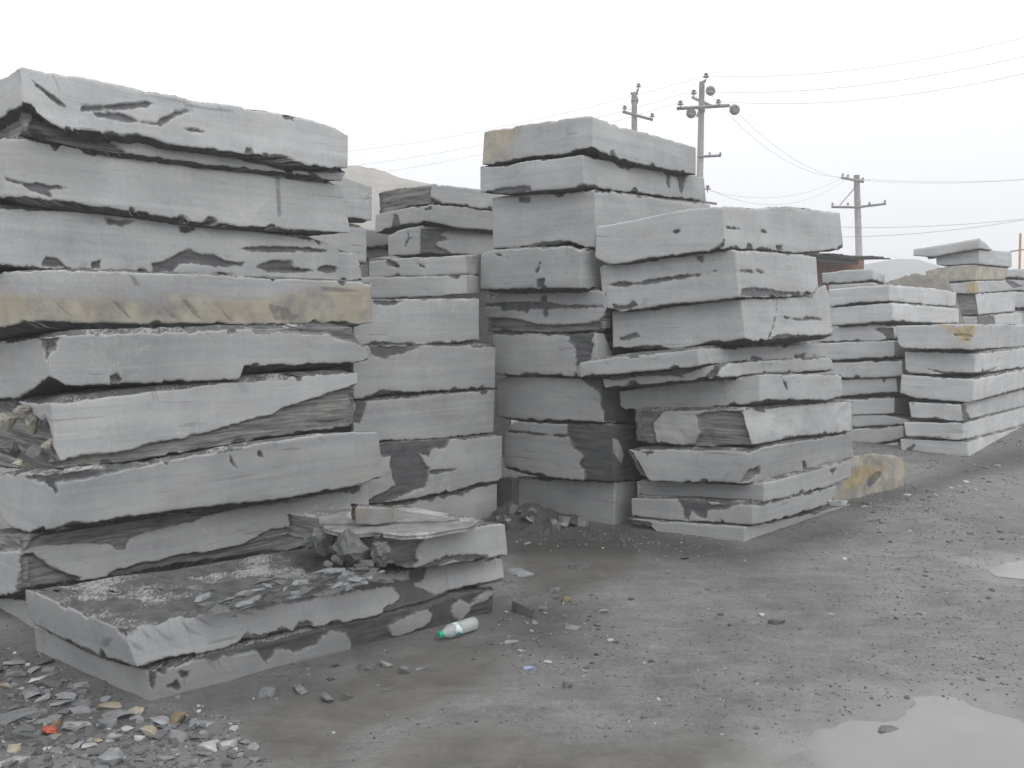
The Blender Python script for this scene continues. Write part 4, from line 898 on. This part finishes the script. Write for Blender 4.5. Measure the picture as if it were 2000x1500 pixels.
loose(522,1362,48,M_CHIP,'grey wedge of slate with a dark lower edge', asp=.5, th=.3)
loose(640,1368,34,M_CHIPD,'dark angular lump near the wet mud', asp=.8, th=.6, flat=False)
loose(677,1365,34,M_CHIPD,'dark flat topped stone in the wet mud', asp=.6, th=.35)
loose(1022,1200,78,M_CHIPD,'long dark slate splinter right of the plastic bottle', asp=.3, th=.25, rz=-.95)
loose(1014,1120,66,M_CHIP,'pale thin flake leaning beside the end of the long foreground slabs', asp=.8, th=.1)
loose(1081,1158,34,M_CHIP,'small grey stone ringed by dark mud', asp=.6, th=.35)
loose(1134,1112,58,M_CHIPD,'dark flat flake on the brown mud', asp=.35, th=.16)
loose(1107,1177,26,M_OCHRE,'small orange stone right of the ringed grey stone', asp=.6, th=.45)
loose(1059,1189,28,M_CHIP,'light grey flake between splinter and orange stone', asp=.5, th=.2)
loose(1179,1198,22,M_CHIPL,'small pale flat stone right of the orange one', asp=.7, th=.3)
loose(1111,1342,28,M_CHIP,'lone grey stone with a dark underside on open ground', asp=.6, th=.45)
loose(1000,1256,38,M_CHIPL,'pale sliver right of the bottle', asp=.25, th=.15)
loose(1035,1305,30,simple('faded_blue_plastic',(.25,.28,.42),.4),'scrap of faded blue plastic on the ground', name='plastic_scrap', asp=.6, th=.1, cat='litter')
loose(1517,1214,46,M_CHIPD,'dark flat flake alone on the open yard', asp=.35, th=.14)
loose(1733,1420,62,M_CHIPD,'dark ragged stone standing out of the pale puddle', asp=.4, th=.09)
loose(1290+195,1000+200,24,M_CHIPL,'pale flake beside the lone dark flake', asp=.35, th=.2)
loose(1120,1226,40,M_CHIP,'grey flake amid the chips right of the splinter', asp=.4, th=.2)
loose(1140,1030,30,M_CHIP,'small pale cube of stone at the foot of the tall middle stack', asp=.6, th=.7)
loose(1102,1030,30,M_CHIP,'squarish stone at the foot of the tall middle stack', asp=.7, th=.8)
# flake on the leaning stack
loose(1636,985,74,M_CHIPL,'thin pale flake lying over the edge of the lowest slab of the leaning stack', asp=.35, th=.12, z=.24, rz=.75)

# the block and shattered pieces on the broken slab
zt = float(SLABS[-1]['Ct'][2]); zt1_ = float(SLABS[-1]['Cb'][2])-.012; print('ZT', zt, zt1_)
BS = dict(Y=float(at_z(693, 1027, zt+.012)[1]), azL=-30, azR=76, res=.006, group=None, nk=0)
slab(BS, [(690,992),(700,990),(740,991),(772,989)], [(692,1025),(740,1027),(768,1022)], 693, 694, 'small mottled brown grey stone block sitting on the broken slab', tan=[[(680,980),(735,980),(720,1035),(680,1035)],[(748,980),(790,980),(790,1035),(755,1035)]],
     name='stone_block', cat='stone block', depth=.13, tone=.62, lump=.008)
for i, (px, py, w, h_, mt, lb_) in enumerate([(630,1078,46,1.2,M_CHIPD,'dark upright wedge of rock at the left of the shattered pile'), (690,1100,84,.75,M_CHIPD,'large tilted grey rock in the shattered gap'),
     (745,1104,44,1.2,M_CHIPD,'dark splinter standing against the broken slab end'), (660,1104,34,.6,M_CHIPD,'small dark lump under the large tilted rock'),
     (716,1110,36,.5,M_CHIPD,'dark lump right below the large tilted rock'), (640,1108,24,.5,M_CHIPD,'small square chip on the long slab top'), (608,1072,36,.9,M_CHIPD,'dark lump at the far left of the shattered pile')]):
    loose(px, py, w, mt, lb_, name='broken_rock', asp=.65, th=h_*1.35, n=22, z=zt1_, flat=False, rz=.4*i, seed=90+i)
# cap layers of the broken slab: thin plates
def plate(name, pxs, z, th, mat, parent=None, label=None, cat=None, group=None):
    w = [at_z(x, y, z) for x, y in pxs]; pts = []
    for a, b in zip(w, w[1:]+w[:1]):
        n = max(2, int(np.linalg.norm(b-a)/.03)); 
        for k in range(n):
            p = a+(b-a)*k/n; j = (fbm(np.array([p[0]*25]), np.array([p[1]*25]), 0, 5, 2)[0]-.5)*.03; pts.append((p[0]+j, p[1]+j*.6))
    c = np.mean(pts, 0); bm = bmesh.new()
    top = [bm.verts.new((x, y, z)) for x, y in pts]; ins = [bm.verts.new((c[0]+(x-c[0])*1.0, c[1]+(y-c[1])*1.0, z-th)) for x, y in pts]
    mid = [bm.verts.new((c[0]+(x-c[0])*.985, c[1]+(y-c[1])*.985, z-th*.5)) for x, y in pts]
    n = len(pts)
    bm.faces.new(top); bm.faces.new(ins[::-1])
    for k in range(n):
        bm.faces.new((top[k], mid[k], mid[(k+1) % n], top[(k+1) % n])); bm.faces.new((mid[k], ins[k], ins[(k+1) % n], mid[(k+1) % n]))
    bmesh.ops.recalc_face_normals(bm, faces=bm.faces[:])
    bmesh.ops.translate(bm, verts=bm.verts[:], vec=(-c[0], -c[1], -z+th))
    o = bm_obj(name, bm, mat); o.location = (c[0], c[1], z-th)
    if parent: o.parent = parent; o.location = Vector((c[0], c[1], z-th))-parent.location
    elif label: tag(o, label, cat, group)
    return o
def dusty_material():
    s = NT('dusty_slate_top'); geo = s.t.nodes.new('ShaderNodeNewGeometry'); p = geo.outputs['Position']
    col = s.mix(s.mr(s.noise(p, 13, 5), .3, .7), (.12, .122, .122), (.22, .22, .218))
    dm = s.mr(s.math('ADD', s.math('MULTIPLY', s.noise(p, 5, 5), .8), s.math('MULTIPLY', s.noise(p, 50, 4, .7), .5)), .68, .8)
    col = s.mix(s.math('MULTIPLY', dm, .7), col, (.46, .46, .45))
    s.bump(s.noise(p, 45, 4), .5, .004); return s.fin(col, .8)
M_DUST = dusty_material()
plate('top_flake', zp([(180,200),(450,150),(800,150),(960,170),(1330,222),(1200,240),(860,245),(470,260),(185,262)]), zt+.016, .014, M_DUST, p0)
plate('top_flake', zp([(170,262),(620,250),(1000,250),(1300,245),(1500,232),(1420,290),(1290,305),(1060,350),(860,360),(640,330),(500,345),(400,350),(240,310)]), zt+.003, .02, M_DUST, p0)

# flakes breaking off the long slab's top
p1top = float(SLABS[-4]['Ct'][2]) if False else None
rr = random.Random(5)
sl = [r_ for r_ in SLABS if r_['o'] == p1][0]; zt1 = float(sl['Ct'][2])
fme = [hull_mesh('flake', 300+i, 1, .55, .09, 11) for i in range(8)]
for m_ in fme: m_.materials.append(M_CHIPD)
fme2 = [m_.copy() for m_ in fme]
for m_ in fme2: m_.materials.clear(); m_.materials.append(M_CHIP)
for i in range(95):
    t = rr.random(); px = 430+t*330+rr.gauss(0, 30); py = 1172-t*62+rr.gauss(0, 11)
    if px < 330: continue
    zf = zt1+(zt1_+.012-zt1)*(px-240)/494; P_ = at_z(px, py, zf+.01); s_ = rr.uniform(.035, .16)
    o = bpy.data.objects.new('flake', rr.choice(fme if rr.random() < .6 else fme2)); COL.objects.link(o)
    o.parent = p1; o.location = Vector((P_[0], P_[1], zf+rr.uniform(-.006, .016)))-p1.location
    o.scale = (s_, s_*rr.uniform(.5, 1), s_*rr.uniform(.6, 1.4)); o.rotation_euler = (rr.uniform(-.15, .15), rr.uniform(-.15, .15), R(42)+rr.gauss(0, .35))

a6 = [r_['o'] for r_ in SLABS if str(r_['o'].get('label', '')).startswith('wedge shaped slab')][0]
for i, (px, py, w, h_) in enumerate([(18,822,52,1.0),(14,878,60,.8),(62,826,40,1.3),(68,884,44,.9),(96,872,34,1.2),(90,820,30,1.2),(40,905,44,.5),(106,900,26,.7),(45,800,50,.4)]):
    P_ = at_depth(px, py, 4.47+(100-px)*.0022); w3 = w/F*4.5
    me = hull_mesh('broken_chunk', 700+i, w3, w3*.8, w3*h_, 14, False, 3); me.materials.append(M_CHIP if i % 2 else M_BLOCK)
    o = bpy.data.objects.new('broken_chunk', me); COL.objects.link(o); o.parent = a6; o.location = Vector(P_)-a6.location; o.rotation_euler = (0, 0, i)
# scattered chips: individually, in regions
lib = {}
for k, mt in (('g', M_CHIP), ('d', M_CHIPD), ('l', M_CHIPL), ('o', M_PALEOCHRE)):
    lib[k] = []
    for i in range(9):
        m_ = hull_mesh('stone_chip', 500+i*7+ord(k), 1.15, .85, .13, 15); m_.materials.append(mt); lib[k].append(m_)
regions = [
 (165, [(0,1270),(60,1275),(180,1345),(290,1390),(380,1385),(470,1420),(520,1500),(-60,1510),(-60,1270)], (18, 52), 'ggggggddddl', 'grey slate chip in the rubble spread below the foreground slabs', 'slate chips strewn in the lower left corner'),
 (42, [(960,1180),(1060,1150),(1190,1170),(1220,1260),(1120,1330),(1010,1290),(950,1240)], (9, 22), 'gggddll', 'small slate chip in the patch right of the plastic bottle', 'slate chips right of the plastic bottle'),
 (22, [(972,1000),(1080,1010),(1200,1045),(1330,1075),(1440,1085),(1400,1110),(1200,1075),(1000,1060)], (9, 26), 'dddgg', 'small dark stone at the foot of the middle stacks', 'rubble at the foot of the middle stacks'),
 (25, [(1680,985),(1780,950),(1900,925),(1960,900),(1990,930),(1850,985),(1700,1020)], (9, 22), 'ggdll', 'flat chip on the ground right of the yellow boulder', 'chips right of the yellow boulder'),
 (12, [(640,1290),(700,1300),(860,1300),(880,1250),(930,1230),(960,1260),(880,1330),(700,1380),(560,1390),(480,1370)], (10, 24), 'ggdd', 'small wet stone on the mud in front of the foreground slabs', 'stones in the mud before the foreground slabs'),
]
rr = random.Random(21)
def pick(poly):
    xs = [p[0] for p in poly]; ys = [p[1] for p in poly]
    while 1:
        x = rr.uniform(min(xs), max(xs)); y = rr.uniform(min(ys), max(ys))
        if poly_sd(np.array([x]), np.array([y]), poly)[0] > 0: return x, y
pts_l = []
for cnt, poly, (s0, s1), keys, lb_, gp in regions:
    for i in range(cnt):
        x, y = pick(poly); P_ = at_z(x, y); pts_l.append((P_, rr.uniform(s0, s1)**1.0*P_[1]/F*rr.choice((.7, .85, 1)), rr.choice(keys), lb_, gp))
hh = ground_h(np.array([[p[0][0] for p in pts_l]]), np.array([[p[0][1] for p in pts_l]]))[0]
for (P_, w, k, lb_, gp), h0 in zip(pts_l, hh):
    o = bpy.data.objects.new('stone_chip', rr.choice(lib[k])); COL.objects.link(o)
    o.location = (P_[0], P_[1], h0+w*.07); o.scale = (w, w*rr.uniform(.6, 1.2), w*rr.uniform(.6, 1.4))
    o.rotation_euler = (rr.uniform(-.22, .22), rr.uniform(-.22, .22), rr.uniform(0, 6.28)); tag(o, lb_, 'stone', gp)
# the rest: uncountable gravel, one object
def gravel(n, seed):
    r_ = np.random.default_rng(seed); x = r_.uniform(-4, 7, n*4); y = 2.6+r_.random(n*4)**1.3*9.5
    dens = .4+.8*(fbm(x*1.1, y*1.1, 0, 201, 3) > .5)*1.0
    pxx, pyy, _ = project(np.stack([x, y, 0*x], -1)[None]); pxx, pyy = pxx[0], pyy[0]
    for pl, wgt in ((regions[0][1], 7), (regions[1][1], 2.2), (regions[2][1], 3), (regions[3][1], 2)):
        dens = np.where(poly_sd(pxx, pyy, pl) > -8, dens*wgt, dens)
    for pl in MUDS: dens = np.where(poly_sd(pxx, pyy, pl) > 6, dens*.12, dens)
    for _, pl in PUDDLES: dens = np.where(poly_sd(pxx, pyy, pl) > -4, dens*.02, dens)
    keep = (r_.random(n*4)*3.5 < dens) & (pxx > -80) & (pxx < 2080); x, y = x[keep], y[keep]
    m = len(x); z = ground_h(x[None], y[None])[0]; in0 = poly_sd(*[np.squeeze(a_) for a_ in project(np.stack([x, y, 0*x], -1))[:2]], regions[0][1]) > -12
    sz = (.0035+.007*r_.random(m)**2)*(1+1.4*(r_.random(m) < .04))*(.7+y/14)*np.where(in0, 1.55, 1)
    a = r_.uniform(0, 6.28, m); K_ = 5
    V = np.zeros((m, 2*K_, 3)); tone = r_.random(m)
    for k in range(K_):
        th = a+k*2*math.pi/K_; rad = sz*r_.uniform(.5, 1.1, m)
        V[:, k, 0] = x+np.cos(th)*rad; V[:, k, 1] = y+np.sin(th)*rad; V[:, k, 2] = z-.003
        V[:, K_+k, 0] = x+np.cos(th)*rad*.8; V[:, K_+k, 1] = y+np.sin(th)*rad*.8; V[:, K_+k, 2] = z+sz*r_.uniform(.15, .5, m)
    b = (np.arange(m)*2*K_)[:, None]; qs = []; ts = []
    for k in range(K_): k2 = (k+1) % K_; qs.append(np.concatenate([b+k, b+k2, b+K_+k2, b+K_+k], 1))
    for k in range(1, K_-1): ts.append(np.concatenate([b+K_, b+K_+k, b+K_+k+1], 1))
    return V.reshape(-1, 3), np.concatenate(qs), np.concatenate(ts), np.repeat(tone, 2*K_)
M_RUB = simple('dark_rubble', (.055, .053, .05), .8, 30)
def gravel_material():
    s = NT('gravel_chips'); t = s.attr('tone')
    r_ = s.t.nodes.new('ShaderNodeValToRGB'); s.L(t, r_.inputs[0]); e = r_.color_ramp.elements
    e[0].color = (.06, .06, .06, 1); e[1].color = (.42, .42, .41, 1); e[1].position = 1
    for pos, c in ((.35, .075), (.75, .125), (.95, .19)): q_ = e.new(pos); q_.color = (c, c, c*.97, 1)
    return s.fin(r_.outputs[0], .65, .35)
gv, gq, gt, gtone = gravel(34000, 4)
tag(mesh_np('gravel', gv, gq, gt, gravel_material(), {'tone': gtone}, smooth=False), 'fine crushed slate scattered over the muddy yard', 'gravel', kind='stuff')

# ------------------------------------------------------------------ plastic bottle
a_ = at_z(857, 1240, .035); b_ = at_z(928, 1216, .04); ax = Vector(b_-a_); Lb = ax.length; ax.normalize()
bo = empty('plastic_bottle', (a_[0], a_[1], 0)); tag(bo, 'crumpled clear plastic bottle with green cap lying against the foreground slab', 'bottle')
def local(o, par): o.location = -par.location; return o
rB = .034; k_ = Lb/.25
bm = bmesh.new(); lathe(bm, [(h*k_, r*1.0) for h, r in [(.018,.0135),(.03,.0135),(.034,.017),(.05,.026),(.07,rB),(.075,rB),(.08,rB-.002),(.085,rB),(.14,rB),(.145,rB-.003),(.15,rB),(.16,rB-.003),(.166,rB),(.18,rB-.003),(.187,rB),(.24,rB),(.25,rB-.006),(.252,.012)]], Vector(a_), ax, 28)
s = NT('clear_plastic'); s.b.inputs['Transmission Weight'].default_value = .55; s.b.inputs['IOR'].default_value = 1.25
for v_ in bm.verts:
    n_ = math.sin(v_.co.x*190)*math.sin(v_.co.y*170+v_.co.z*90); v_.co.z += .0012*n_
local(bm_obj('bottle_body', bm, s.fin((.62, .64, .64), .3, .5), bo, True), bo)
bm = bmesh.new(); lathe(bm, [(-.002,.014),(0,.0165),(.02*k_,.0165),(.021*k_,.014)], Vector(a_), ax, 24)
local(bm_obj('cap', bm, simple('green_cap', (.01, .34, .2), .35, 40), bo), bo)
bm = bmesh.new(); lathe(bm, [(.088*k_,rB+.0006),(.13*k_,rB+.0006)], Vector(a_), ax, 28)
s = NT('bottle_label'); tcn = s.t.nodes.new('ShaderNodeTexCoord'); nn = s.noise(tcn.outputs['Object'], 34, 2, .5)
local(bm_obj('paper_label', bm, s.fin(s.mix(s.mr(nn, .5, .56), (.6, .64, .63), (.03, .25, .22)), .5), bo, True), bo)

# ------------------------------------------------------------------ poles
def insulator(par, p, s=1.0, tiltv=(0, 0, 1)):
    bm = bmesh.new(); lathe(bm, [(0,.02*s),(.12*s,.02*s),(.13*s,.13*s),(.17*s,.12*s),(.19*s,.06*s),(.22*s,.05*s),(.24*s,.10*s),(.28*s,.08*s),(.31*s,.03*s)], Vector(p), tiltv, 10)
    arms = [c for c in par.children if c.name.startswith('cross_arm')]
    def dist(c):
        w = [v.co for v in c.data.vertices]; return min((v-Vector(p)).length for v in w)
    best = min(arms, key=dist) if arms else None
    o = bm_obj('insulator', bm, M_CERAM, par)
    if best is not None and dist(best) < 1.3*s+.4: o.parent = best
    else: o.location = -par.location
    return o
def bar(par, name, a, b, w, mat=None):
    bm = bmesh.new(); a, b = Vector(a), Vector(b); d = (b-a); tube(bm, [a, b], w, 4); o = bm_obj(name, bm, mat or M_STEEL, par); o.location = -par.location; return o
def shaft(par, base, top, r0, r1):
    bm = bmesh.new(); tube(bm, [base, top], r0, 16, r1); o = bm_obj('shaft', bm, M_CONC, par, True); o.location = -par.location
def pt(px, py, Y): return Vector(at_depth(px, py, Y))
# pole B (centre)
YBp = 31.; top = pt(1371, 160, YBp); base = Vector((pt(1367, 350, YBp).x-.05, YBp, -.3))
pb = empty('utility_pole', (base.x, base.y, 0)); tag(pb, 'tallest concrete utility pole, with two crossed arms and three round cable coils', 'utility pole', 'utility poles behind the stone yard')
shaft(pb, base, top, .16, .095)
bar(pb, 'cross_arm', pt(1322,212,YBp-.2), pt(1425,206,YBp-.2), .06); bar(pb, 'cross_arm', pt(1352,190,YBp+.8), pt(1392,208,YBp-.3), .05); bar(pb, 'cross_arm', pt(1362,306,YBp-.2), pt(1408,304,YBp-.2), .045)
bar(pb, 'bracket', pt(1371,162,YBp), pt(1378,157,YBp), .05); bar(pb, 'brace', pt(1361,228,YBp-.2), pt(1367,214,YBp-.2), .04)
for x, y, s_ in ((1379,157,1.1),(1355,190,1.1),(1329,211,1.1),(1403,207,1),(1386,304,.5),(1407,304,.5)): insulator(pb, pt(x, y, YBp-.25), s_*.75)
bar(pb, 'clamp', pt(1364,214,YBp-.15), pt(1376,213,YBp-.15), .12)
bar(pb, 'cross_arm', pt(1371,394,YBp-.2), pt(1400,398,YBp-.2), .045); insulator(pb, pt(1382,376,YBp-.2), .8)
def coil(par, c, r, Y):
    c = pt(c[0], c[1], Y)
    for j, (rr_, dz) in enumerate(((r, 0),)):
        bm = bmesh.new(); bmesh.ops.create_icosphere(bm, subdivisions=2, radius=rr_)
        for v in bm.verts:
            v.co.y *= .55; v.co *= 1+.08*math.sin(v.co.x*37+v.co.z*29)
        bmesh.ops.translate(bm, verts=bm.verts[:], vec=c); o = bm_obj('cable_coil', bm, M_COIL, par, True); o.location = -par.location
    bm = bmesh.new()
    for k in range(5):
        ring = [c+Vector((math.cos(t)*(rr_*(.55+.11*k)), -rr_*.6+.03*k, math.sin(t)*(rr_*(.55+.11*k)))) for t in np.linspace(0, 6.28, 15)]
        tube(bm, ring, .02, 5)
    o = bm_obj('cable_loops', bm, M_COIL, par, True); o.location = -par.location
coil(pb, (1388,177), .155, YBp-.1); coil(pb, (1350,221), .16, YBp-.1); coil(pb, (1435,214), .17, YBp-.1)
# pole A
YA = 34.; top = pt(1239, 182, YA); base = Vector((pt(1242, 300, YA).x, YA, -.3))
pa = empty('utility_pole', (base.x, base.y, 0)); tag(pa, 'concrete utility pole with one tilted arm, just left of the tallest pole', 'utility pole', 'utility poles behind the stone yard')
shaft(pa, base, top, .17, .1); bar(pa, 'cross_arm', pt(1216,218,YA-.2), pt(1275,234,YA-.2), .055); bar(pa, 'bracket', pt(1243,184,YA), pt(1246,174,YA), .04)
bar(pa, 'cap_plate', pt(1232,183,YA), pt(1246,182,YA), .06); bar(pa, 'clamp', pt(1233,196,YA), pt(1246,196,YA), .12)
for x, y in ((1247,175),(1220,218),(1274,233)): insulator(pa, pt(x, y, YA-.25), .75)
# pole C
YC = 37.; top = pt(1673, 342, YC); base = pt(1679, 486, YC); base = Vector((base.x+.25, YC, -.3))
pc = empty('utility_pole', (base.x, base.y, 0)); tag(pc, 'shorter concrete utility pole with two arms and a brace, behind the shed roof', 'utility pole', 'utility poles behind the stone yard')
shaft(pc, base, top, .17, .115); bar(pc, 'cross_arm', pt(1643,347,YC-.2), pt(1687,355,YC-.2), .055); bar(pc, 'cross_arm', pt(1624,404,YC-.2), pt(1675,405,YC-.2), .05); bar(pc, 'cross_arm', pt(1672,405,YC-.2), pt(1730,398,YC-.2), .05)
bar(pc, 'brace', pt(1640,401,YC-.2), pt(1669,368,YC-.2), .02)
for x, y in ((1646,346),(1656,348),(1685,354),(1626,403),(1656,403),(1698,402),(1728,398)): insulator(pc, pt(x, y, YC-.25), .5)
# ochre post at right edge
Yp = 21.; op = empty('steel_post', (pt(1996, 500, Yp).x, Yp, 0)); tag(op, 'thin ochre coloured post with a crossbar at the right picture edge', 'post')
bar(op, 'shaft', Vector((pt(1996,500,Yp).x, Yp, 0)), pt(1993,456,Yp), .03, M_POST); bar(op, 'crossbar', pt(1974,491,Yp), pt(2010,486,Yp), .015)

# wires
def wire(a, b, sag, label, r=.0062):
    a, b = Vector(a), Vector(b); pts = []
    for k in range(25):
        t = k/24; p = a.lerp(b, t); p.z -= sag*4*t*(1-t); pts.append(p)
    bm = bmesh.new(); tube(bm, [p-a for p in pts], r, 5); o = bm_obj('power_line', bm, M_WIRE); o.location = a; tag(o, label, 'wire', 'overhead wires')
wire(pt(560,305,46), pt(1379,148,31), .5, 'faint overhead wire from left to the very top of the tallest pole')
wire(pt(560,335,46), pt(1355,178,31.6), .5, 'faint overhead wire from left to the upper crossed arm of the tallest pole')
wire(pt(560,355,46), pt(1329,200,31), .5, 'faint overhead wire from left to the left arm tip of the tallest pole')
wire(pt(1379,148,31), pt(2150,32,24), .5, 'highest overhead wire running to the upper right corner')
wire(pt(1355,178,31), pt(2150,72,24), .5, 'second highest overhead wire running to the right edge')
wire(pt(1403,198,31), pt(2150,106,24), .5, 'third highest overhead wire running to the right edge')
wire(pt(1386,372,31), pt(1646,347,37), .5, 'overhead wire from the tallest pole to the left end of the short pole top arm')
wire(pt(1382,368,31), pt(1656,348,37), .8, 'overhead wire from the tallest pole to the short pole top arm')
wire(pt(1685,352,37), pt(2150,333,30), .25, 'dark upper wire from the short pole to the right edge')
wire(pt(1646,347,37), pt(2150,341,30), .2, 'faint wire just below the dark upper one at the right')
wire(pt(1560,440,30), pt(2150,408,26), .25, 'dark cable crossing behind the short pole', .008)
wire(pt(1560,462,30), pt(2150,400,26), .3, 'lower dark cable crossing behind the short pole', .008)
wire(pt(1388,185,31), pt(1646,346,37), .7, 'faint slanting wire from the upper coil down to the short pole')
wire(pt(1435,214,31), pt(1700,352,37), .7, 'faint slanting wire from the right coil down past the short pole')
wire(pt(1920,497,21.5), pt(1996,487,21), .02, 'short wire to the ochre post at the right edge')

# ------------------------------------------------------------------ brick shed
sh = empty('shed', (pt(1640, 520, 21).x, 21, 0)); tag(sh, 'red brick shed with a ragged sheet roof behind the leaning stack', 'shed')
bm = bmesh.new(); xl, xr = pt(1540,500,22.5).x, pt(1688,500,22.5).x; zt_ = pt(1600,496,20.3).z+.02
box(bm, ((xl+xr)/2, 24, zt_/2), (xr-xl, 3, zt_)); w_ = bm_obj('wall', bm, M_BRICK, sh); w_.location = -sh.location
xe = pt(1739, 506, 20.3).x; zl, zr = pt(1560,494,20.3).z, pt(1739,507,20.3).z
nS = 11
for i in range(nS):
    x0 = xl-.4+(xe-xl+.4)*i/nS; x1 = xl-.4+(xe-xl+.4)*(i+1)/nS+.03
    bm = bmesh.new(); rr = random.Random(i); yb = 24.8; f0 = 20.3+rr.uniform(-.25, .15)*(1 if i < 8 else 2); z0 = zl+(zr-zl)*(i/nS)+.01*(i % 2); zb = z0+.25
    g_ = [[bm.verts.new((x0+(x1-x0)*u, f0+(yb-f0)*v, z0+(zb-z0)*v**.8+.02*math.sin(u*12)+rr.uniform(-.01, .01))) for v in (0, .25, .5, .75, 1)] for u in np.linspace(0, 1, 7)]
    for a in range(6):
        for b in range(4): bm.faces.new((g_[a][b], g_[a+1][b], g_[a+1][b+1], g_[a][b+1]))
    bmesh.ops.solidify(bm, geom=bm.faces[:], thickness=.03)
    o = bm_obj('roof_sheet', bm, M_ROOF, sh); o.location = -sh.location
bar(sh, 'eave_beam', Vector((xl-.3, 20.9, zl-.06)), Vector((xe-.5, 20.9, zr-.03)), .05)
# rubble mound
def mound(px0, px1, ys, Y, depth, mat, name, label, cat):
    xs = np.linspace(px0, px1, 60); yy = np.interp(xs, [a for a, b in ys], [b for a, b in ys]); Pp = at_depth(xs, yy, Y); m = 30; V = np.zeros((60, m, 3))
    for j in range(m):
        t = j/(m-1)*2-1; V[:, j, 0] = Pp[:, 0]; V[:, j, 1] = Y+t*depth; V[:, j, 2] = Pp[:, 2]*(1-abs(t)**1.2)
    V[..., 2] += (.12*(fbm(V[..., 0]*5, V[..., 1]*5, 0, 8, 4)-.5) + .07*(fbm(V[..., 0]*17, V[..., 1]*17, 0, 8, 3)-.5))*(V[..., 2] > .02)
    ix = np.arange(60*m).reshape(60, m); q = np.stack([ix[:-1, :-1], ix[1:, :-1], ix[1:, 1:], ix[:-1, 1:]], -1).reshape(-1, 4)
    return tag(mesh_np(name, V.reshape(-1, 3), q, [], mat, smooth=False), label, cat)
mound(1660, 1850, [(1660,600),(1690,556),(1720,548),(1760,539),(1812,530),(1850,545)], 14.2, 1.6, simple('spoil_earth', (.16, .15, .135), .9, 9), 'rubble_heap', 'dark heap of quarry spoil behind the right stacks', 'rubble heap')

mound(962, 1225, [(962,1008),(975,990),(995,982),(1020,996),(1045,992),(1075,1006),(1100,1012),(1150,1022),(1190,1034),(1225,1046)], 6.95, .5, M_RUB, 'rubble_heap', 'low dark rubble heap at the foot of the tall middle stack', 'rubble heap')
rr = random.Random(77)
for i in range(34):
    px = rr.uniform(968, 1215); top_ = np.interp(px, [962,1000,1075,1150,1225], [990,985,1004,1020,1044]); py = top_+rr.uniform(2, 34); Yd = 6.95-.012*(py-top_)
    P_ = at_depth(px, py, Yd); w = rr.uniform(.05, .15)
    o = bpy.data.objects.new('stone_chip', rr.choice(lib['d' if rr.random() < .75 else 'g'])); COL.objects.link(o); o.location = P_; o.scale = (w, w*.9, w*rr.uniform(1.2, 3))
    o.rotation_euler = (rr.uniform(-.7, .7), rr.uniform(-.7, .7), rr.uniform(0, 6)); tag(o, regions[2][4], 'stone', regions[2][5])
# ------------------------------------------------------------------ haze
bm = bmesh.new(); box(bm, (0, 280, 21), (1450, 960, 46)); hz = bpy.data.meshes.new('haze'); bm.to_mesh(hz); bm.free()
ho = bpy.data.objects.new('haze', hz); COL.objects.link(ho); tag(ho, kind='stuff')
m = bpy.data.materials.new('haze_air'); m.use_nodes = True; m.node_tree.nodes.clear()
vo = m.node_tree.nodes.new('ShaderNodeVolumePrincipled'); vo.inputs['Color'].default_value = (.97, .98, 1, 1); vo.inputs['Density'].default_value = .0045; vo.inputs['Anisotropy'].default_value = .1
mo = m.node_tree.nodes.new('ShaderNodeOutputMaterial'); m.node_tree.links.new(vo.outputs[0], mo.inputs['Volume']); hz.materials.append(m)
